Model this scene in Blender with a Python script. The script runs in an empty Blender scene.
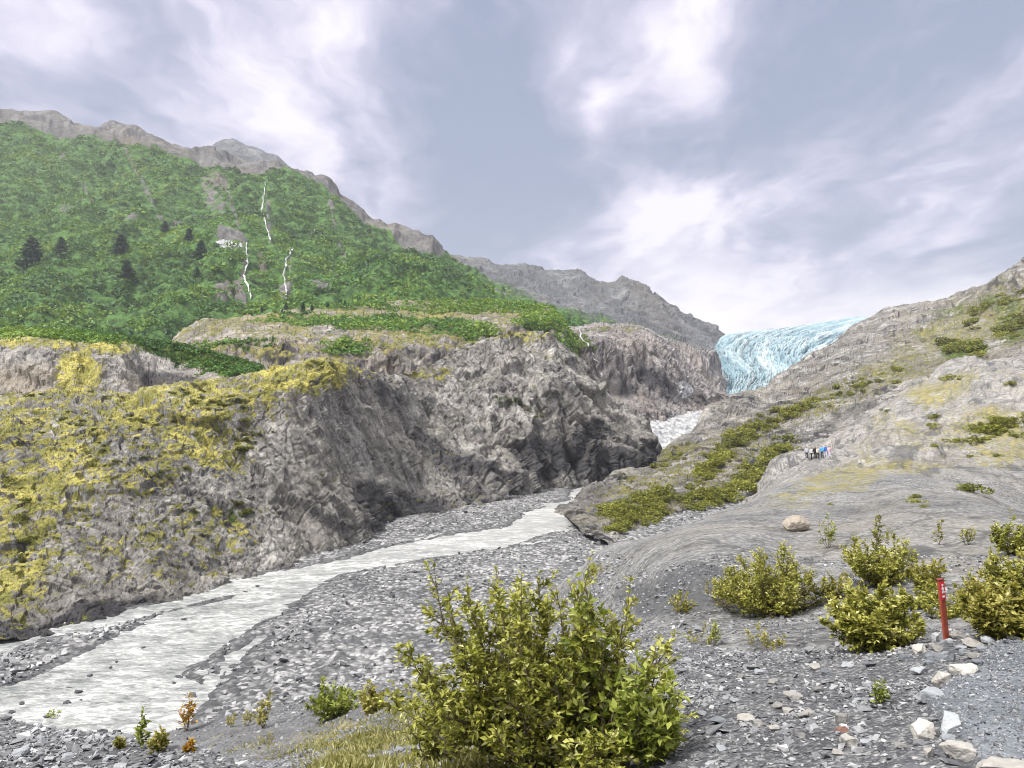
import bpy, math, random
import numpy as np
from mathutils import Vector, Matrix
from mathutils.bvhtree import BVHTree

scene = bpy.context.scene
COL = scene.collection
rng = np.random.default_rng(7)
random.seed(7)
R = math.radians

# ------------------------------------------------------------------ camera, sky, sun, exposure
F = 760.0                      # focal length in pixels of the 1024 px wide frame
PITCH = math.atan(16 / F)      # horizon sits at row 400
cam_d = bpy.data.cameras.new('camera')
cam_d.sensor_width = 36.0
cam_d.lens = F * 36.0 / 1024.0
cam_d.clip_start = 0.1
cam_d.clip_end = 20000
cam = bpy.data.objects.new('camera', cam_d)
COL.objects.link(cam)
cam.location = (0, 0, 0)
cam.rotation_euler = (R(90) + PITCH, 0, 0)
scene.camera = cam

SUN_EL, SUN_AZ = R(54), R(-122)      # azimuth from +Y towards +X: light comes over the viewer's left shoulder
EXPOSURE = 1.92
scene.view_settings.view_transform = 'Standard'
scene.view_settings.look = 'None'
scene.view_settings.exposure = EXPOSURE
scene.view_settings.gamma = 1
scene.view_settings.use_curve_mapping = False
scene.cycles.filter_width = 1.0
scene.cycles.use_denoising = True
scene.cycles.denoising_prefilter = 'ACCURATE'

sun_d = bpy.data.lights.new('sun', 'SUN')
sun_d.energy = 1.5
sun_d.angle = R(10)
sun_d.color = (1.0, 0.955, 0.89)
sun = bpy.data.objects.new('sun', sun_d)
COL.objects.link(sun)
sdir = Vector((math.sin(SUN_AZ) * math.cos(SUN_EL), math.cos(SUN_AZ) * math.cos(SUN_EL) * 1.0, math.sin(SUN_EL)))
sun.rotation_euler = sdir.to_track_quat('Z', 'Y').to_euler()


class NT:
    """small helper to write node trees"""
    def __init__(self, tree):
        self.t = tree
        self.n = tree.nodes
        self.l = tree.links

    def new(self, typ, **kw):
        nd = self.n.new(typ)
        for k, v in kw.items():
            if k.startswith('i_'):
                nd.inputs[k[2:].replace('_', ' ')].default_value = v
            else:
                setattr(nd, k, v)
        return nd

    def put(self, sock, v):
        if isinstance(v, bpy.types.NodeSocket):
            self.l.new(v, sock)
        else:
            if sock.type == 'RGBA' and len(v) == 3:
                v = (*v, 1)
            sock.default_value = v

    def math(self, op, a, b=None, c=None, clamp=False):
        nd = self.n.new('ShaderNodeMath')
        nd.operation = op
        nd.use_clamp = clamp
        for i, v in enumerate((a, b, c)):
            if v is not None:
                self.put(nd.inputs[i], v)
        return nd.outputs[0]

    def vmath(self, op, a, b=None, out=0):
        nd = self.n.new('ShaderNodeVectorMath')
        nd.operation = op
        self.put(nd.inputs[0], a)
        if b is not None:
            self.put(nd.inputs[3 if op == 'SCALE' else 1], b)
        return nd.outputs[out]

    def mix(self, fac, a, b, typ='MIX'):
        nd = self.n.new('ShaderNodeMix')
        nd.data_type = 'RGBA'
        nd.blend_type = typ
        self.put(nd.inputs[0], fac)
        self.put(nd.inputs[6], a)
        self.put(nd.inputs[7], b)
        return nd.outputs[2]

    def step(self, v, lo, hi, a=0.0, b=1.0):
        nd = self.n.new('ShaderNodeMapRange')
        nd.interpolation_type = 'SMOOTHSTEP'
        self.put(nd.inputs[0], v)
        for i, x in enumerate((lo, hi, a, b)):
            self.put(nd.inputs[i + 1], x)
        return nd.outputs[0]

    def ramp(self, fac, stops, interp='LINEAR'):
        nd = self.n.new('ShaderNodeValToRGB')
        cr = nd.color_ramp
        cr.interpolation = interp
        while len(cr.elements) < len(stops):
            cr.elements.new(0.5)
        for e, (p, c) in zip(cr.elements, stops):
            e.position = p
            e.color = (*c, 1) if len(c) == 3 else c
        self.put(nd.inputs[0], fac)
        return nd.outputs[0]

    def noise(self, vec, scale, detail=6, rough=0.6, dist=0.0, out=0):
        nd = self.n.new('ShaderNodeTexNoise')
        self.put(nd.inputs['Vector'], vec)
        nd.inputs['Scale'].default_value = scale
        nd.inputs['Detail'].default_value = detail
        nd.inputs['Roughness'].default_value = rough
        nd.inputs['Distortion'].default_value = dist
        return nd.outputs[out]

    def vor(self, vec, scale, feature='F1', out=0, rand=1.0):
        nd = self.n.new('ShaderNodeTexVoronoi')
        nd.feature = feature
        self.put(nd.inputs['Vector'], vec)
        nd.inputs['Scale'].default_value = scale
        nd.inputs['Randomness'].default_value = rand
        return nd.outputs[out]

    def mapping(self, vec, rot=(0, 0, 0), scl=(1, 1, 1), loc=(0, 0, 0)):
        nd = self.n.new('ShaderNodeMapping')
        self.put(nd.inputs[0], vec)
        nd.inputs[1].default_value = loc
        nd.inputs[2].default_value = rot
        nd.inputs[3].default_value = scl
        return nd.outputs[0]

    def along(self, vec, rot, scl, loc=(0, 0, 0)):
        return self.mapping(self.mapping(vec, rot=rot), scl=scl, loc=loc)

    def attr(self, name):
        nd = self.n.new('ShaderNodeAttribute')
        nd.attribute_name = name
        return nd.outputs['Fac']


def ray(px, py):
    """direction of the view through pixel (px, py), scaled so that its Y is 1"""
    X, Y = (px - 512.0) / F, (384.0 - py) / F
    c, s = math.cos(PITCH), math.sin(PITCH)
    y, z = c - Y * s, s + Y * c
    return X / y, z / y


def world_sky():
    w = bpy.data.worlds.new('World')
    scene.world = w
    w.use_nodes = True
    t = NT(w.node_tree)
    t.n.clear()
    out = t.new('ShaderNodeOutputWorld')
    bg = t.new('ShaderNodeBackground')
    bg.inputs[1].default_value = 0.060
    t.l.new(bg.outputs[0], out.inputs[0])
    sky = t.new('ShaderNodeTexSky', sky_type='NISHITA', sun_disc=False)
    sky.sun_elevation = SUN_EL
    sky.sun_rotation = SUN_AZ
    sky.altitude = 200
    co = t.new('ShaderNodeTexCoord').outputs['Generated']
    d = t.vmath('NORMALIZE', co)
    sep = t.new('ShaderNodeSeparateXYZ')
    t.put(sep.inputs[0], d)
    z = sep.outputs[2]
    # cloud deck seen in perspective
    k = t.math('DIVIDE', 1.0, t.math('ADD', t.math('MAXIMUM', z, 0.0), 0.16))
    flat = t.vmath('SCALE', d, k)
    warp = t.vmath('SCALE', t.vmath('SUBTRACT', t.noise(flat, 1.7, 4, 0.55, 0, 1), (0.5, 0.5, 0.5)), 0.5)
    p = t.vmath('ADD', flat, warp)
    m = t.along(p, (0, 0, R(8)), (1.0, 0.28, 0.25))
    big = t.noise(m, 1.1, 8, 0.52)
    m2 = t.along(p, (0, 0, R(-6)), (1.0, 0.36, 0.3), (3.1, 1.7, 0))
    small = t.noise(m2, 3.2, 8, 0.55)
    # thick and thin places of this sky
    w2 = t.vmath('SCALE', t.vmath('SUBTRACT', t.noise(d, 3.3, 5, 0.55, 0, 1), (0.5, 0.5, 0.5)), 0.30)
    dw = t.vmath('ADD', d, w2)
    blobs = [(70, 15, .17, .07), (345, 60, .10, .15), (640, 45, .12, .24), (860, 140, .09, .10), (690, 225, .08, .12), (600, 245, .10, .12),
             (95, 105, .13, .08), (690, 300, .12, .15), (960, 120, .13, .06), (250, 110, .10, .04), (800, 320, .22, .12),
             (170, 25, .09, -.12), (150, 80, .06, -.08), (270, 40, .05, -.10), (400, 130, .07, .05), (760, 190, .05, .10), (860, 245, .06, .06), (640, 150, .05, -.05), (500, 110, .17, -.20), (560, 150, .12, -.14), (800, 60, .14, -.16), (1000, 190, .18, -.20), (420, 190, .15, -.10),
             (820, 215, .16, -.12), (30, 70, .10, -.07), (480, 215, .09, -.16), (930, 40, .12, -.12), (740, 130, .10, -.12)]
    acc = None
    for px, py, rad, amt in blobs:
        x, zz = ray(px, py)
        v = Vector((x, 1, zz)).normalized()
        dist = t.vmath('DISTANCE', dw, tuple(v), out=1)
        b = t.step(dist, 0.0, rad * 1.5, amt, 0.0)
        acc = b if acc is None else t.math('ADD', acc, b)
    fine = t.noise(t.along(p, (0, 0, R(4)), (1.0, 0.5, 0.3), (7, 2, 0)), 7.5, 7, 0.58)
    val = t.math('ADD', t.math('ADD', t.math('MULTIPLY', big, 0.85), t.math('MULTIPLY', small, 0.95)), t.math('ADD', t.math('MULTIPLY', fine, .48), t.math('ADD', t.math('MULTIPLY', acc, .85), -0.64)))
    val = t.math('MULTIPLY_ADD', t.math('SUBTRACT', val, 0.53), 2.0, 0.52)
    cl = t.ramp(val, [(0.08, (.265, .315, .44)), (0.34, (.365, .395, .53)), (0.54, (.51, .505, .645)), (0.72, (.69, .655, .785)), (0.98, (.94, .89, .955))])
    # bright strip above the ice field at the end of the valley; unseen cover overhead brightened to light the ground
    low = t.step(t.math('ADD', z, t.math('MULTIPLY', t.math('SUBTRACT', small, .5), .22)), 0.05, 0.17, 1.0, 0.0)
    cl = t.mix(t.math('MULTIPLY', low, 0.88), cl, (1.28, 1.19, 1.22))
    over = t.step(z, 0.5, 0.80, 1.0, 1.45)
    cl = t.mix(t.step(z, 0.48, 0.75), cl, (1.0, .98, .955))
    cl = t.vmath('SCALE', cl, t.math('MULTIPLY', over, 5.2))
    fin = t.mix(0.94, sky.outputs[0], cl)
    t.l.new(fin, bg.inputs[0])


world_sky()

# ------------------------------------------------------------------ numpy noise
_perm = np.random.default_rng(3).permutation(4096).astype(np.int32)
_grad = np.random.default_rng(4).normal(size=(4096, 3)).astype(np.float32)
_grad /= np.linalg.norm(_grad, axis=1, keepdims=True)


def perlin(p):
    p = np.asarray(p, np.float32)
    i = np.floor(p).astype(np.int32)
    f = p - i
    u = f * f * f * (f * (f * 6 - 15) + 10)
    res = np.zeros(len(p), np.float32)
    for dx in (0, 1):
        wx = u[:, 0] if dx else 1 - u[:, 0]
        hx = _perm[(i[:, 0] + dx) & 4095]
        for dy in (0, 1):
            wy = u[:, 1] if dy else 1 - u[:, 1]
            hy = _perm[(hx + i[:, 1] + dy) & 4095]
            for dz in (0, 1):
                wz = u[:, 2] if dz else 1 - u[:, 2]
                g = _grad[_perm[(hy + i[:, 2] + dz) & 4095]]
                dot = g[:, 0] * (f[:, 0] - dx) + g[:, 1] * (f[:, 1] - dy) + g[:, 2] * (f[:, 2] - dz)
                res += wx * wy * wz * dot
    return res * 1.5


def fbm(p, octv=5, gain=0.5, lac=2.03):
    r, a = 0, 1.0
    p = np.array(p, np.float32)
    for k in range(octv):
        r = r + a * perlin(p + 17.3 * k)
        p = p * lac
        a *= gain
    return r


def ridged(p, octv=5, gain=0.5, lac=2.1):
    r, a, tot = 0, 1.0, 0
    p = np.array(p, np.float32)
    for k in range(octv):
        r = r + a * (1 - 2 * np.abs(perlin(p + 9.1 * k)))
        tot += a
        p = p * lac
        a *= gain
    return r / tot


def cell(p):
    """distance to the nearest jittered cell point, and that cell's random number (3-D)"""
    p = np.asarray(p, np.float32)
    i = np.floor(p).astype(np.int32)
    best = np.full(len(p), 9.0, np.float32)
    rnd = np.zeros(len(p), np.float32)
    for dx in (-1, 0, 1):
        hx = _perm[(i[:, 0] + dx) & 4095]
        for dy in (-1, 0, 1):
            hy = _perm[(hx + i[:, 1] + dy) & 4095]
            for dz in (-1, 0, 1):
                h = _perm[(hy + i[:, 2] + dz) & 4095]
                q = np.stack([i[:, 0] + dx + (h & 63) / 64.0, i[:, 1] + dy + ((h >> 6) & 63) / 64.0, i[:, 2] + dz + (_perm[h] & 63) / 64.0], 1)
                dd = ((q - p) ** 2).sum(1)
                mk = dd < best
                best = np.where(mk, dd, best)
                rnd = np.where(mk, h / 4096.0, rnd)
    return np.sqrt(best), rnd


def facets(p, tilt=1.0):
    """broken rock: every jittered cell is a plane with its own height and tilt"""
    p = np.asarray(p, np.float32)
    i = np.floor(p).astype(np.int32)
    best = np.full(len(p), 9.0, np.float32)
    val = np.zeros(len(p), np.float32)
    for dx in (-1, 0, 1):
        hx = _perm[(i[:, 0] + dx) & 4095]
        for dy in (-1, 0, 1):
            hy = _perm[(hx + i[:, 1] + dy) & 4095]
            for dz in (-1, 0, 1):
                h = _perm[(hy + i[:, 2] + dz) & 4095]
                q = np.stack([i[:, 0] + dx + (h & 63) / 64.0, i[:, 1] + dy + ((h >> 6) & 63) / 64.0, i[:, 2] + dz + (_perm[h] & 63) / 64.0], 1)
                v = p - q
                dd = (v ** 2).sum(1)
                mk = dd < best
                best = np.where(mk, dd, best)
                g = _grad[_perm[(h + 77) & 4095]]
                val = np.where(mk, (h / 4096.0 - .5) + tilt * (v * g).sum(1), val)
    return val


def sstep(x, a, b):
    t = np.clip((x - a) / (b - a), 0, 1)
    return t * t * (3 - 2 * t)


def pchip(x, y, xq):
    """monotone cubic interpolation; y may have extra columns"""
    x = np.asarray(x, float)
    y = np.asarray(y, float)
    flat = y.reshape(len(x), -1)
    if len(x) == 2:
        tt = ((xq - x[0]) / (x[1] - x[0]))[:, None]
        return (flat[0] * (1 - tt) + flat[1] * tt).reshape((len(xq),) + y.shape[1:])
    h = np.diff(x)[:, None]
    dl = np.diff(flat, axis=0) / h
    m = np.zeros_like(flat)
    w1, w2 = 2 * h[1:] + h[:-1], h[1:] + 2 * h[:-1]
    same = dl[1:] * dl[:-1] > 0
    with np.errstate(divide='ignore', invalid='ignore'):
        hm = (w1 + w2) / (w1 / dl[:-1] + w2 / dl[1:])
    m[1:-1] = np.where(same, hm, 0)
    m[0], m[-1] = dl[0], dl[-1]
    k = np.clip(np.searchsorted(x, xq, side='right') - 1, 0, len(x) - 2)
    t = ((xq - x[k]) / (x[k + 1] - x[k]))[:, None]
    hh = (x[k + 1] - x[k])[:, None]
    r = (2 * t ** 3 - 3 * t ** 2 + 1) * flat[k] + (t ** 3 - 2 * t ** 2 + t) * hh * m[k] + (-2 * t ** 3 + 3 * t ** 2) * flat[k + 1] + (t ** 3 - t ** 2) * hh * m[k + 1]
    return r.reshape((len(xq),) + y.shape[1:])


def to_px(P):
    c, s = math.cos(PITCH), math.sin(PITCH)
    fw = P[:, 1] * c + P[:, 2] * s
    up = -P[:, 1] * s + P[:, 2] * c
    fw = np.maximum(fw, 0.05)
    return 512 + F * P[:, 0] / fw, 384 - F * up / fw


# ------------------------------------------------------------------ landforms: sheets lofted through feature lines
def feature_line(row, us):
    """row: list of (px, py, depth) or (px, None, depth, z); returns world points for the columns us"""
    xs = np.array([r[0] for r in row], float)
    X = []
    for r in row:
        if r[1] is None:
            X.append((r[3], math.log(r[2])))
        else:
            X.append((ray(r[0], r[1])[1] * r[2], math.log(r[2])))
    v = pchip(xs, np.array(X), np.clip(us, xs[0], xs[-1]))
    d = np.exp(v[:, 1])
    c = math.cos(PITCH)
    # z/y ratio gives the slightly tilted row; X from the column
    zz = v[:, 0]
    fw = d * c + zz * math.sin(PITCH)
    x = (us - 512) / F * fw
    return np.stack([x, d, zz], 1)


def loft(rows, u0, u1, nu, step=1.5, lo=5, hi=160, raw_first=None, more=()):
    us = np.linspace(u0, u1, nu)
    for a, b, k in more:                                        # coarser columns continuing the land outside the frame
        us = np.concatenate([np.linspace(a, u0, k, endpoint=False), us]) if b == u0 else np.concatenate([us, np.linspace(u1, b, k + 1)[1:]])
    lines = [feature_line(r, us) for r in rows]
    if raw_first is not None:
        lines.insert(0, raw_first(us))
    L = np.array(lines)                                      # rows, nu, 3
    tv, tq = [0.0], []
    for a, b in zip(L[:-1], L[1:]):
        ax, ay = to_px(a)
        bx, by = to_px(b)
        ok = (ax > -60) & (ax < 1084)
        dp = np.abs(ay - by)[ok].mean() if ok.any() else 20
        if a[:, 1].mean() < 0.5:
            dp = 20
        n = int(np.clip(dp / step, lo, hi))
        seg = np.linalg.norm(a - b, axis=1).mean()
        q = np.linspace(0, 1, n, endpoint=False) * seg + tv[-1]
        tq.append(q)
        tv.append(tv[-1] + seg)
    tq.append([tv[-1]])
    tq = np.concatenate(tq)
    G = pchip(np.array(tv), L, tq)                           # nv, nu, 3
    return G


def grid_normals(G):
    du = np.gradient(G, axis=1)
    dv = np.gradient(G, axis=0)
    n = np.cross(du, dv)
    n /= np.linalg.norm(n, axis=2, keepdims=True) + 1e-9
    return n


def mesh_from(name, V, faces_flat, sizes, mat, attrs=None, smooth=True):
    me = bpy.data.meshes.new(name)
    V = np.ascontiguousarray(V, np.float32)
    me.vertices.add(len(V))
    me.vertices.foreach_set('co', V.ravel())
    me.loops.add(len(faces_flat))
    me.loops.foreach_set('vertex_index', np.ascontiguousarray(faces_flat, np.int32))
    st = np.concatenate([[0], np.cumsum(sizes)[:-1]]).astype(np.int32)
    me.polygons.add(len(sizes))
    me.polygons.foreach_set('loop_start', st)
    me.polygons.foreach_set('loop_total', np.asarray(sizes, np.int32))
    me.polygons.foreach_set('use_smooth', np.full(len(sizes), smooth))
    for k, a in (attrs or {}).items():
        at = me.attributes.new(k, 'FLOAT', 'POINT')
        at.data.foreach_set('value', np.ascontiguousarray(a, np.float32))
    me.update(calc_edges=True)
    if mat:
        me.materials.append(mat)
    return me


SURF = []                      # (name, V, quads) of every landform, for standing things on the ground


def cracks(P, w=.06):
    """1 in thin lines, 0 elsewhere"""
    a = fbm(P, 3)
    return np.exp(-(a / w) ** 2)


def grid_mesh(name, G, mat, attrs, smooth=True, surf=True):
    nv, nu = G.shape[:2]
    idx = np.arange(nv * nu).reshape(nv, nu)
    q = np.stack([idx[:-1, :-1], idx[:-1, 1:], idx[1:, 1:], idx[1:, :-1]], -1).reshape(-1, 4)
    me = mesh_from(name, G.reshape(-1, 3), q.ravel(), np.full(len(q), 4), mat, attrs, smooth)
    o = bpy.data.objects.new(name, me)
    COL.objects.link(o)
    if surf:
        SURF.append((name, G.reshape(-1, 3), q))
    return o


def structure(o, label=None):
    o['kind'] = 'structure'
    if label:
        o['label'] = label
    return o


def tag(o, label, cat, group=None, kind=None):
    o['label'] = label
    o['category'] = cat
    if group:
        o['group'] = group
    if kind:
        o['kind'] = kind
    return o


def blob(px, py, items):
    """soft union of ellipses (cx, cy, rx, ry, weight[, angle])"""
    r = np.zeros(len(px))
    for it in items:
        cx, cy, rx, ry, w = it[:5]
        a = R(it[5]) if len(it) > 5 else 0
        dx, dy = px - cx, py - cy
        x, y = dx * math.cos(a) + dy * math.sin(a), -dx * math.sin(a) + dy * math.cos(a)
        r = np.maximum(r, w * (1 - sstep(np.sqrt((x / rx) ** 2 + (y / ry) ** 2), 0.45, 1.15)))
    return r


def line_dist(x, y, pts):
    best = np.full(len(x), 1e9)
    for (ax, ay), (bx, by) in zip(pts[:-1], pts[1:]):
        dx, dy = bx - ax, by - ay
        t = np.clip(((x - ax) * dx + (y - ay) * dy) / (dx * dx + dy * dy + 1e-9), 0, 1)
        best = np.minimum(best, np.hypot(x - ax - t * dx, y - ay - t * dy))
    return best


def inside(x, y, poly):
    c = np.zeros(len(x), bool)
    for (ax, ay), (bx, by) in zip(poly, poly[1:] + poly[:1]):
        if ay != by:
            c ^= ((ay > y) != (by > y)) & (x < (bx - ax) * (y - ay) / (by - ay) + ax)
    return c


# ------------------------------------------------------------------ materials
def new_mat(name):
    m = bpy.data.materials.new(name)
    m.use_nodes = True
    t = NT(m.node_tree)
    t.n.clear()
    out = t.new('ShaderNodeOutputMaterial')
    b = t.new('ShaderNodeBsdfPrincipled')
    t.l.new(b.outputs[0], out.inputs[0])
    return m, t, b, out


def rock_mat(name, s=1.0, dark=(.055, .055, .062), mid=(.21, .20, .195), light=(.43, .41, .385), warm=(.34, .27, .18), warm_amt=0.35,
             rot=(0, 0, 0), stretch=(1, 1, .25), moss=(.58, .52, .13), moss2=(.25, .245, .05), veg=(.060, .085, .018), bump=0.9, contrast=1.5,
             wet=(.030, .030, .038), grain=5.0, streak=.5):
    """layered, cracked rock; s is the size in metres of its main blotches"""
    m, t, b, _ = new_mat(name)
    pos = t.new('ShaderNodeNewGeometry').outputs['Position']
    st = t.along(pos, rot, stretch)
    n1 = t.noise(pos, 0.35 / s, 10, 0.68, 0.3)
    n2 = t.noise(st, 1.1 / s, 9, 0.75, 0.5)
    n3 = t.noise(pos, grain / s, 5, 0.8)
    v = t.math('ADD', t.math('ADD', t.math('MULTIPLY', n1, 0.30), t.math('MULTIPLY', n2, 0.42)), t.math('MULTIPLY', n3, 0.28))
    w = 0.15 / contrast
    col = t.ramp(v, [(0.5 - w, dark), (0.5 - w * .45, tuple(.5 * a + .5 * c for a, c in zip(dark, mid))), (0.5 + w * .1, mid), (0.5 + w, light)])
    wn = t.noise(pos, 0.16 / s, 6, 0.6)
    col = t.mix(t.math('MULTIPLY', t.step(wn, 0.46, 0.64), warm_amt), col, warm)
    # cracks
    cr = t.vor(t.vmath('ADD', st, t.vmath('SCALE', t.noise(pos, 1.3 / s, 4, 0.6, 0, 1), 0.9 * s)), 0.55 / s, 'DISTANCE_TO_EDGE')
    crack = t.step(cr, 0.0, 0.05, 1.0, 0.0)
    col = t.mix(t.math('MULTIPLY', crack, 0.30), col, dark)
    # dark run-off streaks down the steep faces
    gn = t.new('ShaderNodeSeparateXYZ')
    t.put(gn.inputs[0], t.new('ShaderNodeNewGeometry').outputs['Normal'])
    steep = t.step(gn.outputs[2], .45, .8, 1.0, 0.0)
    sk = t.noise(t.along(pos, rot, (1, 1, .07)) if stretch[2] < 1 else t.mapping(pos, scl=(1, 1, .07)), 1.3 / s, 8, 0.70, .3)
    col = t.mix(t.math('MULTIPLY', t.math('MULTIPLY', t.step(sk, .52, .62), steep), streak), col, dark)
    sk2 = t.noise(t.along(pos, rot, (1, 1, .10), (11, 3, 5)) if stretch[2] < 1 else t.mapping(pos, scl=(1, 1, .10), loc=(11, 3, 5)), 1.7 / s, 8, 0.70, .3)
    col = t.mix(t.math('MULTIPLY', t.math('MULTIPLY', t.step(sk2, .53, .66), steep), streak * .8), col, light)
    # dark wet or freshly broken rock; on the slope also painted crevice darkness
    dk = t.attr('dark')
    dn = t.math('ADD', dk, t.math('MULTIPLY', t.math('SUBTRACT', n2, 0.5), 1.6))
    col = t.mix(t.math('MULTIPLY', t.step(dn, 0.35, 0.75), 0.85), col, wet)
    # lichen and moss
    mo = t.attr('moss')
    mn = t.noise(pos, 2.2 / s, 8, 0.76)
    mcol = t.mix(t.step(t.noise(pos, 1.1 / s, 8, 0.72), 0.44, 0.58), moss, moss2)
    mcol = t.mix(t.step(t.noise(pos, 7.0 / s, 4, 0.7), 0.48, 0.64, 0, 0.75), mcol, tuple(c * .45 for c in moss2))
    mf = t.step(t.math('ADD', mo, t.math('MULTIPLY', t.math('SUBTRACT', mn, 0.5), 4.2)), 0.48, 0.68)
    col = t.mix(t.math('MULTIPLY', mf, 0.92), col, mcol)
    ve = t.attr('veg')
    vf = t.step(t.math('ADD', ve, t.math('MULTIPLY', t.math('SUBTRACT', t.noise(pos, 2.1 / s, 6, 0.6), 0.5), 1.8)), 0.45, 0.62)
    vcol = t.mix(t.step(t.noise(pos, 3.0 / s, 5, 0.65), 0.35, 0.65), tuple(c * .55 for c in veg), tuple(c * 1.7 for c in veg))
    col = t.mix(vf, col, vcol)
    t.put(b.inputs['Base Color'], col)
    b.inputs['Roughness'].default_value = 0.85
    b.inputs['Specular IOR Level'].default_value = 0.25
    bp = t.new('ShaderNodeBump')
    bp.inputs['Strength'].default_value = bump
    bp.inputs['Distance'].default_value = 0.5 * s
    hgt = t.math('SUBTRACT', t.math('ADD', v, t.math('MULTIPLY', mf, 0.05)), t.math('MULTIPLY', crack, 0.06))
    t.put(bp.inputs['Height'], hgt)
    t.l.new(bp.outputs[0], b.inputs['Normal'])
    return m


def gravel_mat(name, s=0.3, lo=(.055, .057, .062), hi=(.42, .42, .42), mid=(.165, .168, .172), bump=0.6):
    m, t, b, _ = new_mat(name)
    pos = t.new('ShaderNodeNewGeometry').outputs['Position']
    c1 = t.vor(pos, 1.0 / s, 'F1', 1)
    d1 = t.vor(pos, 1.0 / s, 'F1', 0)
    sep = t.new('ShaderNodeSeparateColor')
    t.put(sep.inputs[0], c1)
    big = t.noise(pos, 0.10 / s, 7, 0.65)
    fine = t.noise(pos, 3.5 / s, 4, 0.7)
    v = t.math('ADD', t.math('ADD', t.math('MULTIPLY', sep.outputs[0], 0.36), t.math('MULTIPLY', fine, 0.40)), t.math('MULTIPLY', big, 0.55))
    col = t.ramp(v, [(0.48, lo), (0.64, mid), (0.84, hi)])
    col = t.mix(t.step(d1, 0.35, 0.75, 0, 0.6), col, lo)
    col = t.mix(t.math('MULTIPLY', t.step(t.attr('dark'), 0.2, 0.9), 0.75), col, (.042, .045, .050))
    col = t.mix(t.math('MULTIPLY', t.step(t.math('ADD', t.attr('moss'), t.math('MULTIPLY', t.math('SUBTRACT', fine, .5), 1.2)), 0.35, 0.8), 0.8), col, (.27, .23, .07))
    t.put(b.inputs['Base Color'], col)
    b.inputs['Roughness'].default_value = 0.85
    bp = t.new('ShaderNodeBump')
    bp.inputs['Strength'].default_value = bump
    bp.inputs['Distance'].default_value = s * 0.8
    t.put(bp.inputs['Height'], t.math('ADD', t.math('MULTIPLY', fine, 0.5), t.math('MULTIPLY', d1, -0.6)))
    t.l.new(bp.outputs[0], b.inputs['Normal'])
    return m


def stone_mat(name, stops, speck=20.0, bump=0.25):
    m, t, b, _ = new_mat(name)
    pos = t.new('ShaderNodeNewGeometry').outputs['Position']
    n = t.noise(pos, speck, 5, 0.65)
    v = t.math('ADD', t.attr('tint'), t.math('MULTIPLY', t.math('SUBTRACT', n, 0.5), 0.45))
    t.put(b.inputs['Base Color'], t.ramp(v, stops))
    b.inputs['Roughness'].default_value = 0.8
    bp = t.new('ShaderNodeBump')
    bp.inputs['Strength'].default_value = bump
    bp.inputs['Distance'].default_value = 0.5 / speck
    t.put(bp.inputs['Height'], n)
    t.l.new(bp.outputs[0], b.inputs['Normal'])
    return m


def leaf_mat(name, stops, trans=0.35, obj_var=0.0):
    m, t, b, out = new_mat(name)
    v = t.attr('tint')
    if obj_var:
        v = t.math('ADD', v, t.math('MULTIPLY', t.math('SUBTRACT', t.new('ShaderNodeObjectInfo').outputs['Random'], 0.5), obj_var))
    col = t.ramp(v, stops)
    t.put(b.inputs['Base Color'], col)
    b.inputs['Roughness'].default_value = 0.55
    b.inputs['Specular IOR Level'].default_value = 0.3
    tr = t.new('ShaderNodeBsdfTranslucent')
    t.put(tr.inputs[0], t.mix(0.5, col, (.30, .34, .03)))
    mx = t.new('ShaderNodeMixShader')
    mx.inputs[0].default_value = trans
    t.l.new(b.outputs[0], mx.inputs[1])
    t.l.new(tr.outputs[0], mx.inputs[2])
    t.l.new(mx.outputs[0], out.inputs[0])
    return m


def plain_mat(name, col, rough=0.7, var=0.25, scale=8.0, metal=0.0):
    m, t, b, _ = new_mat(name)
    co = t.new('ShaderNodeTexCoord').outputs['Object']
    n = t.noise(co, scale, 5, 0.6)
    t.put(b.inputs['Base Color'], t.mix(n, tuple(c * (1 - var) for c in col), tuple(min(1, c * (1 + var)) for c in col)))
    b.inputs['Roughness'].default_value = rough
    b.inputs['Metallic'].default_value = metal
    return m


# ------------------------------------------------------------------ river bed
def zriver(d):
    return -20.0 + 0.015 * (d - 50.0)


def river_pt(px, py):
    """where the sight line meets the (very slightly rising) river level"""
    k = -ray(px, py)[1]
    d = 20.75 / (k + 0.015)
    x, z = ray(px, py)
    return (x * d, d)


WATER_PX = [(-1150, 790), (-300, 672), (-60, 648), (0, 637), (50, 627), (83, 622), (133, 609), (186, 596), (232, 581), (266, 573), (299, 568), (340, 560),
            (376, 550), (419, 541), (463, 533), (509, 527), (518, 519), (531, 511), (548, 506), (562, 503), (572, 499), (571, 490), (585, 486),
            (603, 480), (640, 468), (650, 478), (600, 487), (590, 492), (577, 499), (567, 505), (566, 512), (576, 521), (574, 525), (554, 530),
            (528, 540), (501, 548), (442, 556), (392, 564), (342, 574), (312, 588), (299, 599), (276, 616), (246, 629), (226, 644), (206, 659),
            (190, 666), (187, 674), (194, 689), (184, 705), (180, 718), (181, 735), (178, 800), (-300, 930), (-1150, 1000)]
ISLAND_PX = [(-140, 690), (0, 654), (43, 638), (110, 627), (159, 613), (199, 602), (232, 595), (225, 600), (186, 608), (143, 622), (110, 641),
             (76, 656), (43, 672), (0, 691), (-140, 770)]
SIDE_PX = [(178, 742), (188, 712), (204, 693), (221, 672), (236, 655), (262, 638)]
water_w = [river_pt(*p) for p in WATER_PX]
island_w = [river_pt(*p) for p in ISLAND_PX]
side_w = [river_pt(*p) for p in SIDE_PX]


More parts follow.
